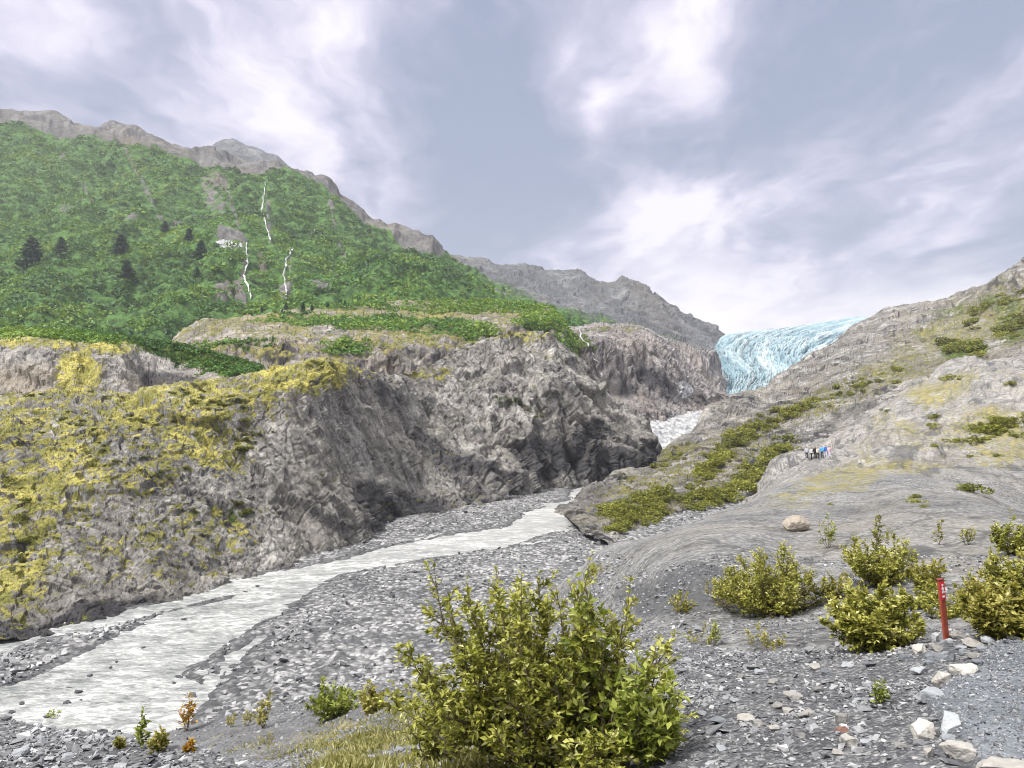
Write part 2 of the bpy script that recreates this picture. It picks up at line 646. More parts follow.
def shore(x, y):
    """signed distance in metres to the water's edge, positive on dry gravel"""
    dw = line_dist(x, y, water_w + water_w[:1])
    di = line_dist(x, y, island_w + island_w[:1])
    wet = inside(x, y, water_w) & ~inside(x, y, island_w)
    ds = line_dist(x, y, side_w) - 0.45
    d = np.minimum(dw, di)
    d = np.where(wet, -d, d)
    return np.minimum(d, ds)


def build_riverbed():
    us = np.concatenate([np.linspace(-1100, -320, 120, endpoint=False), np.linspace(-320, 760, 620)])
    ds = np.exp(np.linspace(math.log(36), math.log(300), 460))
    U, D = np.meshgrid(us, ds)
    z = zriver(D)
    fw = D * math.cos(PITCH) + z * math.sin(PITCH)
    X = (U - 512) / F * fw
    x, y = X.ravel(), D.ravel()
    P2 = np.stack([x, y, np.zeros_like(x)], 1)
    sd = shore(x, y) + 0.45 * fbm(P2 / 3.0, 4)
    # gentle bar, with lobes and shallow gullies
    h = np.clip(sd * 0.16, -0.7, 0.0) + 0.55 * (1 - np.exp(-np.maximum(sd, 0) / 5.0))
    dry = sstep(sd, -0.3, 1.5)
    h += dry * (0.28 * fbm(P2 / 9.0, 4) + 0.10 * fbm(P2 / 1.2, 4))
    c, _ = cell(P2 / 0.75)
    h += dry * 0.16 * (0.55 - c)
    c, _ = cell(P2 / 0.38 + 7)
    h += dry * 0.08 * (0.5 - c)
    zz = z.ravel() + h
    px, py = to_px(np.stack([x, y, zz], 1))
    dark = np.clip(0.75 * (1 - sstep(sd, 0.1, 2.6)) + blob(px, py, [(225, 668, 40, 10, .75, -45), (300, 643, 30, 9, .7, -20), (258, 664, 60, 10, .5, -20),
                   (440, 590, 70, 8, .45, -8), (520, 590, 40, 14, .4, -20), (340, 610, 60, 8, .35, -20), (640, 545, 60, 12, .5)]) * (0.7 + 0.6 * fbm(P2 / 4.0, 3)), 0, 1)
    G = np.stack([x, y, zz], 1).reshape(D.shape + (3,))
    m = gravel_mat('river_gravel', 0.42)
    structure(grid_mesh('riverbed_gravel_ground', G, m, {'dark': dark, 'moss': np.zeros(len(x))}))
    return sd, G


def water_mat():
    m, t, b, _ = new_mat('silty_water')
    pos = t.new('ShaderNodeNewGeometry').outputs['Position']
    fl = t.mapping(pos, rot=(0, 0, R(-38)), scl=(0.45, 1.1, 1))
    a = t.noise(fl, 0.8, 8, 0.66, 0.8)
    f = t.noise(fl, 3.0, 6, 0.66, 0.8)
    v = t.math('ADD', t.math('MULTIPLY', a, 0.50), t.math('MULTIPLY', f, 0.50))
    v = t.math('ADD', v, t.math('MULTIPLY', t.math('SUBTRACT', t.noise(fl, .12, 5, .6, .5), .5), .22))
    far = t.new('ShaderNodeSeparateXYZ')
    t.put(far.inputs[0], pos)
    fast = t.step(far.outputs[1], 70, 130)
    col = t.ramp(v, [(0.40, (.15, .162, .162)), (0.47, (.275, .287, .284)), (0.53, (.372, .38, .376)), (0.61, (.72, .725, .73))])
    col = t.mix(t.math('MULTIPLY', fast, 0.4), col, (.52, .51, .505))
    t.put(b.inputs['Base Color'], col)
    b.inputs['Roughness'].default_value = 0.32
    b.inputs['IOR'].default_value = 1.33
    bp = t.new('ShaderNodeBump')
    bp.inputs['Strength'].default_value = 0.55
    bp.inputs['Distance'].default_value = 0.35
    t.put(bp.inputs['Height'], v)
    t.l.new(bp.outputs[0], b.inputs['Normal'])
    return m


def build_water():
    us = np.linspace(-1100, 740, 640)
    ds = np.exp(np.linspace(math.log(35), math.log(290), 320))
    U, D = np.meshgrid(us, ds)
    z = zriver(D)
    fw = D * math.cos(PITCH) + z * math.sin(PITCH)
    X = (U - 512) / F * fw
    P = np.stack([X.ravel(), D.ravel(), np.zeros(X.size)], 1)
    a = R(-38)
    Q = np.stack([P[:, 0] * math.cos(a) + P[:, 1] * math.sin(a), -P[:, 0] * math.sin(a) + P[:, 1] * math.cos(a), P[:, 2]], 1)
    w = 0.10 * ridged(Q * [0.28, 0.8, 1], 4) + 0.05 * fbm(P * 1.3, 3)
    G = np.stack([X, D, z - 0.06 + w.reshape(X.shape)], -1)
    structure(grid_mesh('river_water', G, MAT['water'], {}, surf=False))


MAT = {}
MAT['water'] = water_mat()
bed_sd, bed_G = build_riverbed()
build_water()

# one sheet of ground under the whole valley
base = np.linspace(-1, 1, 60)
bx, by = np.meshgrid(np.sign(base) * np.abs(base) ** 1.6 * 3400, (base * .5 + .5) ** 1.6 * 3440 - 50)
bz = np.full_like(bx, -30.0)
structure(grid_mesh('valley_ground', np.stack([bx, by, bz], -1), gravel_mat('valley_gravel', 2.0), {'dark': np.zeros(bx.size), 'moss': np.zeros(bx.size)}, surf=False))


# ------------------------------------------------------------------ rock hill across the river
def finish(name, G, disp, mat, maskf, smooth=False, label=None, soft=1, grit=()):
    """displace a loft along its normals and link it"""
    n = grid_normals(G).reshape(-1, 3)
    P = G.reshape(-1, 3)
    px, py = to_px(P)
    d = disp(P, n, px, py).reshape(G.shape[:2])
    for _ in range(soft):                                       # sharp steps need a cell or two of slope
        d[1:-1] = (d[:-2] + 2 * d[1:-1] + d[2:]) / 4
        d[:, 1:-1] = (d[:, :-2] + 2 * d[:, 1:-1] + d[:, 2:]) / 4
    d = d.reshape(-1)
    for sc, am, sq in grit:
        d = d + am * facets(P * [1, 1, sq] / sc, .8)
    P2 = P + n * d[:, None]
    G2 = P2.reshape(G.shape)
    n2 = grid_normals(G2).reshape(-1, 3)
    at = maskf(P2, n2, px, py)
    for k in ('moss', 'veg', 'dark'):
        at.setdefault(k, np.zeros(len(P2)))
    return structure(grid_mesh(name, G2, mat, at, smooth), label)


L_rows = [
    [(-280, 700, 60), (-100, 660, 60), (0, 640, 62), (46, 634, 64), (133, 615, 71), (232, 590, 79), (312, 566, 91), (367, 541, 104), (403, 525, 118), (441, 520, 121),
     (504, 503, 140), (531, 498, 149), (572, 491, 159), (600, 489, 163), (640, 485, 170), (666, 480, 172), (690, 500, 172)],
    [(-280, 610, 72), (0, 575, 71), (133, 552, 79), (232, 528, 89), (312, 503, 99), (367, 488, 112), (403, 480, 127), (420, 475, 133), (460, 470, 138), (504, 462, 148),
     (540, 455, 157), (572, 450, 163), (600, 452, 166), (640, 460, 170), (666, 468, 174), (690, 498, 174)],
    [(-280, 500, 86), (0, 480, 84), (133, 462, 91), (200, 450, 96), (240, 432, 102), (280, 422, 105), (312, 425, 109), (345, 425, 117), (375, 428, 128), (400, 424, 138), (430, 415, 148), (470, 405, 157),
     (510, 395, 163), (545, 388, 168), (575, 398, 172), (600, 417, 175), (640, 443, 177), (662, 464, 178), (690, 497, 177)],
    [(-280, 425, 100), (0, 410, 98), (60, 407, 100), (120, 407, 101), (170, 398, 104), (230, 388, 107), (290, 376, 112), (325, 369, 117), (345, 374, 123), (390, 381, 141), (420, 373, 156),
     (460, 361, 168), (490, 350, 175), (520, 341, 181), (545, 341, 185), (560, 350, 187), (575, 363, 189), (600, 391, 189), (620, 408, 187), (640, 426, 185), (655, 443, 184), (666, 463, 182), (690, 496, 180)],
    [(-280, 408, 107), (0, 394, 105), (60, 391, 106), (120, 391, 108), (170, 381, 110), (230, 373, 112), (290, 362, 118), (325, 357, 122), (345, 362, 128), (390, 371, 146), (420, 363, 161),
     (460, 350, 173), (490, 339, 180), (520, 329, 186), (545, 329, 190), (560, 339, 192), (575, 354, 193), (600, 384, 193), (620, 403, 191), (640, 422, 189), (655, 440, 187), (666, 461, 185), (690, 495, 183)],
    [(-280, None, 135, -4), (0, None, 130, -3), (120, None, 135, -3), (230, None, 140, 0), (325, None, 150, 2), (390, None, 170, 0), (460, None, 205, 6), (520, None, 215, 12), (545, None, 220, 12),
     (575, None, 222, 3), (620, None, 222, -8), (666, None, 215, -20), (690, None, 210, -24)],
    [(-280, None, 165, -16), (0, None, 165, -14), (325, None, 190, -14), (545, None, 255, -16), (690, None, 250, -28)],
]
G_L = loft(L_rows, -280, 690, 1250, 0.72, hi=260, more=((-900, -280, 140),))


def disp_L(P, n, px, py):
    kn = sstep(px, 400, 500)                                    # the knob is taller, its joints stand upright
    th = R(37) * (1 - kn)
    a = P[:, 0] * np.cos(th) + P[:, 2] * np.sin(th)             # across the beds
    b = -P[:, 0] * np.sin(th) + P[:, 2] * np.cos(th)            # down the beds
    Q = np.stack([a, P[:, 1], b], 1)
    Q = Q + 1.2 * np.stack([fbm(P / 9.0, 3), fbm(P / 9.0 + 7, 3), fbm(P / 9.0 + 13, 3)], 1)
    face = .35 + .65 * (1 - sstep(n[:, 2], 0.55, 0.9))
    big = fbm(P / 24.0, 3)
    d = 1.3 * big + face * (1.8 + .9 * kn) * facets(Q * [1, 1, .30] / 9.0, .9)
    d += face * (.95 + .5 * kn) * facets(Q * [1, 1, .28] / 3.6 + 5, .9) + face * .36 * facets(Q * [1, 1, .4] / 1.5 + 9, .8)
    d += face * (.9 + .6 * kn) * ridged(Q * [1, 1, .16] / 7.0, 3)
    ck = cracks(Q * [1, 1, .16] / 5.0, .045)
    return d - face * (.7 + .5 * kn) * ck - .4 * cracks(Q * [.3, .6, 1] / 6.0, .04) * face + .12 * fbm(P / 1.3, 3) - 0.9


def mask_L(P, n, px, py):
    nz = fbm(P / 7.0, 4)
    n2 = fbm(P / 2.2, 3)
    band = blob(px, py, [(60, 420, 190, 60, .62), (190, 400, 120, 45, .72), (300, 372, 80, 28, .85), (20, 530, 60, 110, .62), (110, 455, 120, 55, .60), (215, 430, 55, 45, .75, 20),
                         (345, 372, 40, 14, .6), (60, 480, 90, 50, .55), (530, 335, 50, 8, .55), (430, 368, 40, 8, .5), (190, 520, 90, 40, .40), (120, 560, 140, 40, .34)])
    moss = band + 0.16 * nz + 0.20 * (n[:, 2] - 0.55)
    moss *= 1 - 0.6 * sstep(px, 330, 400) * sstep(py, 372, 395)
    moss += 0.10 * (n[:, 2] > .8) * (px > 380)
    dark = blob(px, py, [(30, 640, 110, 26, .9), (120, 610, 130, 20, .75, -10), (300, 562, 90, 14, .6, -18), (405, 510, 70, 30, .62, -8), (370, 505, 30, 40, .62), (540, 460, 40, 30, .85), (600, 465, 55, 26, .95),
                         (650, 460, 22, 22, .9), (590, 440, 26, 40, .7, 60), (400, 410, 60, 13, .55, 52), (470, 470, 90, 25, .52, 30), (560, 400, 20, 40, .45), (625, 430, 12, 40, .5, -35), (520, 480, 90, 16, .6, -15)])
    veg = blob(px, py, [(500, 400, 22, 6, .42, 15), (530, 412, 18, 6, .42), (240, 508, 18, 14, .45, 30), (10, 470, 40, 60, .25), (200, 400, 40, 20, .30), (135, 440, 60, 30, .22), (550, 335, 40, 6, .25), (15, 560, 16, 40, .4)])
    return {'moss': moss + .10 * nz, 'dark': dark * (1.05 + 0.5 * nz), 'veg': veg + 0.12 * n2}


MAT['rock_l'] = rock_mat('mossy_rock', 2.6, rot=(0, R(24), 0), stretch=(1, 1, .2), dark=(.028, .028, .031), mid=(.265, .256, .24), light=(.60, .585, .545), warm=(.31, .29, .25), warm_amt=.35, contrast=1.55, bump=1.0)
finish('rocky_hill', G_L, disp_L, MAT['rock_l'], mask_L, soft=1, grit=((1.3, .34, .6), (.6, .14, .8)))

# ------------------------------------------------------------------ outcrop and mossy benches behind it
A_rows = [
    [(-280, None, 118, -3), (0, 405, 120), (100, 403, 122), (140, 399, 124), (180, 393, 132), (245, 385, 138), (285, 392, 140)],
    [(-280, 352, 130), (0, 346, 130), (40, 342, 130), (70, 352, 130), (85, 360, 131), (100, 345, 132), (118, 350, 134), (130, 364, 135), (143, 384, 137), (180, 378, 140), (245, 371, 146), (285, 388, 147)],
    [(-280, 340, 138), (0, 338, 138), (60, 337, 138), (100, 337, 139), (125, 342, 141), (140, 350, 143), (160, 362, 144), (180, 366, 146), (245, 366, 150), (285, 384, 150)],
    [(-280, 328, 155), (0, 331, 155), (60, 330, 155), (100, 331, 155), (140, 336, 155), (180, 345, 155), (220, 355, 155), (250, 363, 155), (285, 380, 153)],
    [(-280, None, 185, 8), (0, None, 182, 8), (140, None, 180, 7), (285, None, 175, -3)],
    [(-280, None, 215, -10), (285, None, 205, -15)],
]
G_A = loft(A_rows, -280, 285, 520, 1.0, more=((-800, -280, 100),))


def disp_A(P, n, px, py):
    face = 1 - sstep(n[:, 2], 0.5, 0.85)
    c, r = cell(P * [1, 1, .45] / 4.0)
    leaf = sstep(py, 352, 340)
    cb, rb = cell(P / 1.6)
    return 0.8 * fbm(P / 14.0, 3) + face * .7 * ridged(P * [1, 1, .3] / 7.0, 3) + 1.3 * facets(P * [.8, 1, .4] / 4.5, .8) * face + .5 * facets(P * [.8, 1, .5] / 1.7, .8) * face + 0.25 * fbm(P / 1.5, 4) + (1 - face) * 0.5 * (0.6 - cb) - .5 * face * cracks(P * [1, 1, .3] / 4, .05) - 0.4


def mask_A(P, n, px, py):
    nz = fbm(P / 5.0, 4)
    veg = blob(px, py, [(120, 334, 260, 9, .75), (190, 352, 75, 14, .95, 14), (230, 366, 40, 8, .8), (10, 333, 200, 8, .6)])
    moss = blob(px, py, [(78, 372, 30, 34, .95), (110, 345, 40, 14, .9), (30, 342, 90, 9, .8), (110, 395, 60, 8, .6), (20, 395, 60, 8, .5)]) + 0.2 * nz
    dark = blob(px, py, [(170, 378, 45, 12, .75), (245, 372, 30, 10, .6), (140, 372, 9, 14, .5)])
    return {'veg': veg + 0.15 * nz, 'moss': moss, 'dark': dark}


MAT['rock_a'] = rock_mat('outcrop_rock', 3.0, stretch=(1, 1, .3), mid=(.33, .315, .295), light=(.58, .555, .51), warm_amt=.5, contrast=1.5, veg=(.070, .105, .020))
finish('outcrop_hill', G_A, disp_A, MAT['rock_a'], mask_A, grit=((1.3, .34, .6), (.7, .12, .8)))

B_rows = [
    [(140, None, 190, 2), (250, 387, 190), (330, 374, 192), (345, 377, 197), (372, 374, 205), (420, 372, 210), (500, 350, 228), (548, 352, 242), (562, 370, 246), (578, 400, 250), (590, 420, 252)],
    [(140, 372, 195), (200, 356, 198), (245, 350, 199), (255, 343, 200), (290, 339, 203), (330, 345, 205), (360, 352, 208), (390, 345, 212), (430, 342, 218), (470, 339, 226), (520, 322, 240), (548, 322, 250),
     (562, 345, 252), (578, 385, 254), (590, 410, 255)],
    [(140, 362, 200), (175, 350, 203), (200, 343, 206), (255, 336, 206), (290, 334, 209), (330, 336, 212), (390, 335, 220), (430, 334, 225), (470, 331, 232), (520, 318, 246), (548, 317, 256), (562, 333, 258), (578, 375, 260), (590, 405, 260)],
    [(140, 360, 235), (172, 340, 238), (185, 328, 240), (210, 319, 245), (255, 318, 248), (300, 321, 250), (350, 318, 260), (420, 316, 265), (500, 311, 275), (548, 312, 275), (562, 326, 276), (578, 365, 276), (590, 400, 276)],
    [(140, 360, 290), (172, 340, 292), (190, 330, 295), (300, 310, 315), (420, 300, 325), (500, 301, 330), (548, 308, 310), (562, 322, 305), (578, 360, 300), (590, 400, 300)],
    [(140, None, 360, 10), (420, None, 400, 40), (548, None, 340, 10), (590, None, 320, -15)],
]
G_B = loft(B_rows, 140, 590, 600, 0.9)


def disp_B(P, n, px, py):
    face = 1 - sstep(n[:, 2], 0.5, 0.85)
    cb, rb = cell(P / 2.6)
    cc, rc = cell(P * [1, 1, .3] / 5.0)
    return 1.2 * fbm(P / 22.0, 4) + face * 1.2 * ridged(P * [1, 1, .18] / 7.0, 3) + face * 1.6 * facets(P * [1, 1, .25] / 4.0, .8) - face * .8 * cracks(P * [1, 1, .15] / 5, .06) + 0.3 * fbm(P / 2.2, 4) + (1 - face) * (1.0 * fbm(P / 8.0, 3) + .9 * facets(P * [.7, 1, 1] / 6.0, .7)) + (1 - face) * 0.9 * (0.55 - cb) * sstep(fbm(P / 17, 3), -.2, .2) - 0.8


def mask_B(P, n, px, py):
    nz = fbm(P / 12.0, 4)
    veg = blob(px, py, [(400, 322, 110, 9, .62), (350, 346, 30, 9, .75), (230, 341, 70, 6, .5), (470, 330, 60, 7, .6), (560, 322, 60, 12, .75), (600, 350, 40, 22, .8), (450, 305, 200, 6, .55), (300, 318, 40, 5, .5)])
    moss = 0.66 * sstep(n[:, 2], 0.45, 0.7) + 0.42 * nz
    dark = blob(px, py, [(280, 352, 26, 14, .75), (270, 350, 12, 16, .6), (400, 352, 30, 10, .5)])
    return {'veg': veg + 0.35 * nz, 'moss': moss, 'dark': dark}


MAT['rock_b'] = rock_mat('bench_rock', 4.5, stretch=(1, 1, .3), mid=(.30, .28, .26), light=(.56, .53, .49), warm=(.40, .32, .23), warm_amt=.5, moss=(.34, .30, .09), moss2=(.16, .165, .04), veg=(.060, .105, .022), contrast=1.5)
finish('mossy_hill', G_B, disp_B, MAT['rock_b'], mask_B, grit=((1.9, .5, .6),))

# ------------------------------------------------------------------ cliffs of the gorge below the ice
C_rows = [
    [(540, None, 250, -10), (600, None, 255, -14), (635, 440, 258), (660, 455, 268), (680, 442, 280), (700, 425, 296), (715, 410, 315), (735, 405, 330), (775, 402, 345)],
    [(540, 395, 262), (600, 398, 266), (625, 402, 268), (645, 405, 272), (662, 412, 276), (676, 418, 284), (700, 412, 302), (715, 404, 322), (735, 400, 345), (775, 398, 360)],
    [(540, 382, 272), (600, 390, 276), (625, 396, 280), (650, 396, 286), (670, 400, 292), (700, 402, 312), (715, 399, 332), (735, 397, 355), (775, 397, 370)],
    [(540, 342, 286), (570, 338, 290), (600, 334, 294), (625, 335, 300), (645, 340, 306), (660, 350, 312), (672, 362, 318), (690, 378, 328), (708, 387, 340), (728, 393, 360), (775, 397, 375)],
    [(540, 330, 300), (570, 325, 310), (600, 321, 322), (625, 323, 335), (645, 327, 350), (660, 335, 362), (680, 350, 380), (695, 362, 390), (706, 374, 395), (716, 385, 395), (730, 393, 390), (775, 398, 385)],
    [(540, 330, 330), (570, 324, 345), (600, 320, 365), (645, 325, 400), (665, 333, 425), (685, 341, 450), (700, 345, 470), (711, 350, 480), (717, 365, 480), (722, 382, 470), (735, 398, 450), (775, 402, 430)],
    [(540, None, 420, 5), (600, None, 450, 10), (665, None, 520, 15), (711, None, 560, 5), (735, None, 540, -10), (775, None, 520, -12)],
]
G_C = loft(C_rows, 540, 775, 420, 0.7)


def disp_C(P, n, px, py):
    face = 1 - sstep(n[:, 2], 0.4, 0.85)
    cc, rc = cell(P * [1, 1, .22] / 6.0)
    c2, r2 = cell(P * [1, 1, .4] / 2.6)
    return 2.0 * fbm(P / 30.0, 3) + (0.5 + face) * 2.0 * ridged(P * [1, 1, .22] / 14.0, 3) + face * 3.0 * facets(P * [1, 1, .22] / 9.0, .8) + face * 1.4 * facets(P * [1, 1, .25] / 3.6, .8) + 0.4 * fbm(P / 3.0, 4) + face * 1.6 * ridged(P * [1, 1, .12] / 5.0, 4) - 1.6 * face * cracks(P * [1, 1, .15] / 8, .06) - 2.6


def mask_C(P, n, px, py):
    nz = fbm(P / 10.0, 4)
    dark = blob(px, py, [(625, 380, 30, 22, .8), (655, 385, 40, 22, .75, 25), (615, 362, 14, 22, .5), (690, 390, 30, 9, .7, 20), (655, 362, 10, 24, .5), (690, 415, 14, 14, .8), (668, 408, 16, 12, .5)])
    veg = blob(px, py, [(572, 340, 26, 16, .75), (600, 326, 24, 5, .45), (590, 348, 10, 12, .4)])
    moss = blob(px, py, [(620, 324, 40, 4, .45)]) + .1 * nz
    return {'dark': dark * (.75 + .4 * nz), 'veg': veg + .1 * nz, 'moss': moss}


MAT['rock_c'] = rock_mat('gorge_rock', 5.0, stretch=(1, 1, .22), mid=(.27, .25, .245), light=(.54, .52, .50), warm=(.31, .255, .205), warm_amt=.4, contrast=1.6)
finish('gorge_hill', G_C, disp_C, MAT['rock_c'], mask_C, grit=((2.0, .6, .5),))

# white river falling out of the gorge
W_rows = [
    [(650, 470, 190), (668, 462, 190), (690, 458, 190), (712, 452, 195)],
    [(650, 452, 214), (668, 449, 214), (690, 446, 216), (712, 440, 220)],
    [(655, 430, 250), (672, 430, 252), (690, 429, 254), (715, 425, 256)],
    [(662, 420, 285), (680, 417, 288), (700, 416, 290), (715, 414, 296)],
    [(668, 414, 300), (690, 413, 304), (720, 410, 312)],
]
G_W = loft(W_rows, 650, 712, 110, 0.5)
nW = grid_normals(G_W).reshape(-1, 3)
PW = G_W.reshape(-1, 3)
PW = PW + nW * (1.3 * ridged(PW * [1, .4, .4] / 5.0, 5) + .5 * fbm(PW / 1.5, 3))[:, None]


def foam_mat():
    m, t, b, _ = new_mat('white_water')
    pos = t.new('ShaderNodeNewGeometry').outputs['Position']
    v = t.noise(t.mapping(pos, scl=(1, .3, .3)), 0.5, 9, 0.76, .8)
    t.put(b.inputs['Base Color'], t.ramp(v, [(.38, (.14, .15, .165)), (.48, (.30, .305, .32)), (.56, (.47, .47, .475)), (.66, (.66, .655, .655))]))
    b.inputs['Roughness'].default_value = 0.6
    bp = t.new('ShaderNodeBump')
    bp.inputs['Strength'].default_value = .6
    bp.inputs['Distance'].default_value = .6
    t.put(bp.inputs['Height'], v)
    t.l.new(bp.outputs[0], b.inputs['Normal'])
    return m


MAT['foam'] = foam_mat()
structure(grid_mesh('rapids_water', PW.reshape(G_W.shape), MAT['foam'], {}, surf=False))

# ------------------------------------------------------------------ glacier
I_rows = [
    [(680, None, 430, -40), (712, None, 430, -40), (735, None, 430, -40), (775, None, 440, -40), (910, None, 470, -40)],
    [(680, 402, 440), (712, 400, 440), (735, 400, 440), (775, 400, 450), (910, 398, 480)],
    [(680, 386, 490), (712, 385, 490), (735, 385, 490), (775, 385, 500), (840, 385, 520), (910, 385, 560)],
    [(680, 384, 560), (712, 376, 560), (722, 367, 560), (735, 366, 560), (780, 366, 570), (840, 366, 590), (910, 366, 620)],
    [(680, 384, 660), (708, 372, 660), (718, 358, 660), (726, 350, 660), (760, 348, 665), (800, 346, 680), (840, 344, 700), (910, 344, 720)],
    [(680, 384, 800), (704, 368, 800), (714, 350, 800), (722, 338, 800), (745, 333, 810), (790, 328, 830), (830, 322, 860), (868, 317, 890), (890, 320, 900), (910, 324, 900)],
    [(680, None, 1100, 0), (722, None, 1100, 40), (745, None, 1100, 64), (868, None, 1200, 84), (910, None, 1200, 75)],
]
G_I = loft(I_rows, 680, 910, 520, 0.22, hi=140)


def glacier():
    n = grid_normals(G_I).reshape(-1, 3)
    P = G_I.reshape(-1, 3)
    px, py = to_px(P)
    # the ice flows in an S down the valley; u runs across the flow, v along it
    mid = np.interp(py, [310, 318, 324, 331, 338, 346, 352, 358, 364, 370, 376, 383, 392], [850, 822, 797, 775, 757, 746, 742, 742, 747, 755, 757, 753, 746])
    half = np.interp(py, [318, 340, 360, 380, 395], [70, 62, 48, 32, 24])
    u = (px - mid) / half
    v = (395 - py) / 75.0
    Q = np.stack([u, v, 0 * u], 1)
    lanes = fbm(Q * [5.0, 1.2, 1], 4)
    fine = fbm(Q * [22.0, 5.0, 1] + 3, 4)
    bend = v * 26 + 5.0 * u * u + 1.5 * fbm(Q * [3, 3, 1], 2)
    crev = ridged(np.stack([u * 5, bend, 0 * u], 1), 4)
    ser, rnd = cell(np.stack([u * 16, bend * 1.1, 0 * u], 1))
    k = np.clip(P[:, 1] / 600.0, .6, 1.0) * (1 - .8 * sstep(P[:, 1], 700, 820))
    d = k * (2.6 * crev + 2.4 * (rnd - .5) - 1.6 * ser + 1.2 * fine)
    d = d - 3.0 * k * np.clip(np.abs(u) - .5, 0, 1)
    P2 = P + n * d[:, None]
    G2 = P2.reshape(G_I.shape)
    line = lambda c, w: np.exp(-((u - c - .05 * lanes) / w) ** 2)
    moraine = .75 * line(0, .05) + .55 * line(.16, .03) + .45 * line(-.14, .03) + .4 * line(.34, .03) + .35 * line(-.34, .04) + .6 * line(-.85, .12) * (py > 335)
    moraine = moraine * (1.15 + .8 * fine)
    tone = .55 + .24 * lanes + .20 * fine + .20 * (crev - .3) + .16 * (rnd - .5) - .10 * np.clip(ser - .4, 0, 1)
    m, t, b, _ = new_mat('glacier_ice')
    pos = t.new('ShaderNodeNewGeometry').outputs['Position']
    c = t.noise(t.mapping(pos, scl=(1, .25, 1)), .25, 6, .75, .3)
    tv = t.math('ADD', t.attr('tone'), t.math('MULTIPLY', t.math('SUBTRACT', c, .5), .5))
    col = t.ramp(tv, [(.12, (.085, .165, .21)), (.38, (.19, .30, .355)), (.58, (.32, .435, .48)), (.80, (.49, .57, .595)), (1.0, (.65, .68, .69))])
    col = t.mix(t.math('MULTIPLY', t.step(t.attr('dark'), .15, .8), .8), col, (.17, .205, .22))
    t.put(b.inputs['Base Color'], col)
    b.inputs['Roughness'].default_value = .6
    b.inputs['Specular IOR Level'].default_value = .2
    bp = t.new('ShaderNodeBump')
    bp.inputs['Strength'].default_value = .6
    bp.inputs['Distance'].default_value = 3
    t.put(bp.inputs['Height'], c)
    t.l.new(bp.outputs[0], b.inputs['Normal'])
    o = grid_mesh('glacier', G2, m, {'dark': moraine, 'tone': tone}, smooth=False)
    tag(o, 'pale blue crevassed glacier tongue flowing down between grey ridges', 'glacier')


glacier()

# ------------------------------------------------------------------ far ridge beyond the gorge, far peak
D_rows = [
    [(370, None, 880, 40), (500, 345, 900), (600, 350, 950), (680, 352, 1020), (722, 356, 1100), (760, 360, 1150)],
    [(370, 318, 1050), (450, 308, 1050), (500, 312, 1060), (560, 320, 1060), (610, 325, 1080), (660, 334, 1120), (700, 342, 1200), (722, 346, 1250), (760, 352, 1300)],
    [(370, 285, 1250), (440, 280, 1260), (480, 280, 1260), (520, 285, 1270), (560, 295, 1280), (610, 302, 1280), (650, 315, 1300), (680, 327, 1350), (705, 334, 1400), (722, 341, 1420), (760, 350, 1420)],
    [(370, 258, 1500), (440, 257, 1500), (455, 253, 1500), (478, 255, 1490), (500, 265, 1480), (525, 264, 1480), (550, 270, 1480), (575, 270, 1480), (592, 276, 1480), (615, 278, 1480), (622, 275, 1480), (640, 285, 1490),
     (660, 297, 1500), (680, 311, 1520), (700, 321, 1540), (720, 334, 1560), (735, 344, 1580), (760, 352, 1600)],
    [(370, None, 2000, 150), (560, None, 2000, 130), (760, None, 2000, 20)],
]
G_D = loft(D_rows, 370, 760, 480, 0.6)


def disp_D(P, n, px, py):
    S = np.stack([P[:, 0] + .35 * P[:, 2], P[:, 1], P[:, 2] * .35], 1)
    return 9 * fbm(P / 120.0, 3) + 10.0 * ridged(S / 60.0, 5) + 2.5 * fbm(P / 12.0, 4) - 9


def mask_D(P, n, px, py):
    nz = fbm(P / 45.0, 5)
    veg = blob(px, py, [(500, 300, 70, 26, .95, 18), (560, 312, 50, 12, .85, 15), (610, 325, 50, 10, .75, 15), (460, 285, 30, 20, .6), (660, 338, 30, 6, .5)])
    return {'veg': veg + .35 * nz, 'moss': .15 * nz, 'dark': .25 + .3 * nz}


MAT['rock_d'] = rock_mat('ridge_rock', 28, dark=(.05, .055, .06), mid=(.12, .125, .13), light=(.30, .30, .295), warm=(.20, .17, .13), warm_amt=.4, stretch=(1, 1, .3), rot=(0, R(-20), 0), veg=(.045, .090, .022), bump=.9, wet=(.06, .065, .07))
finish('ridge_hill', G_D, disp_D, MAT['rock_d'], mask_D, grit=((34, 4.5, .4), (13, 2.0, .4)))

E_rows = [
    [(190, None, 1300, 250), (330, None, 1300, 180)],
    [(190, 172, 1700), (205, 153, 1700), (216, 146, 1700), (225, 142, 1700), (232, 142, 1700), (240, 145, 1700), (250, 149, 1700), (258, 151, 1700), (268, 156, 1700), (276, 157, 1700), (284, 164, 1700), (295, 174, 1700), (310, 190, 1700), (330, 205, 1700)],
    [(190, None, 2200, 300), (330, None, 2200, 150)],
]
G_E = loft(E_rows, 190, 330, 260, 0.35)
finish('peak_hill', G_E, lambda P, n, px, py: 5 * ridged(P * [1, 1, .5] / 40.0, 4) + 2 * fbm(P / 9, 3) - 4, MAT['rock_d'], lambda P, n, px, py: {'dark': .2 + .3 * fbm(P / 60, 3)})

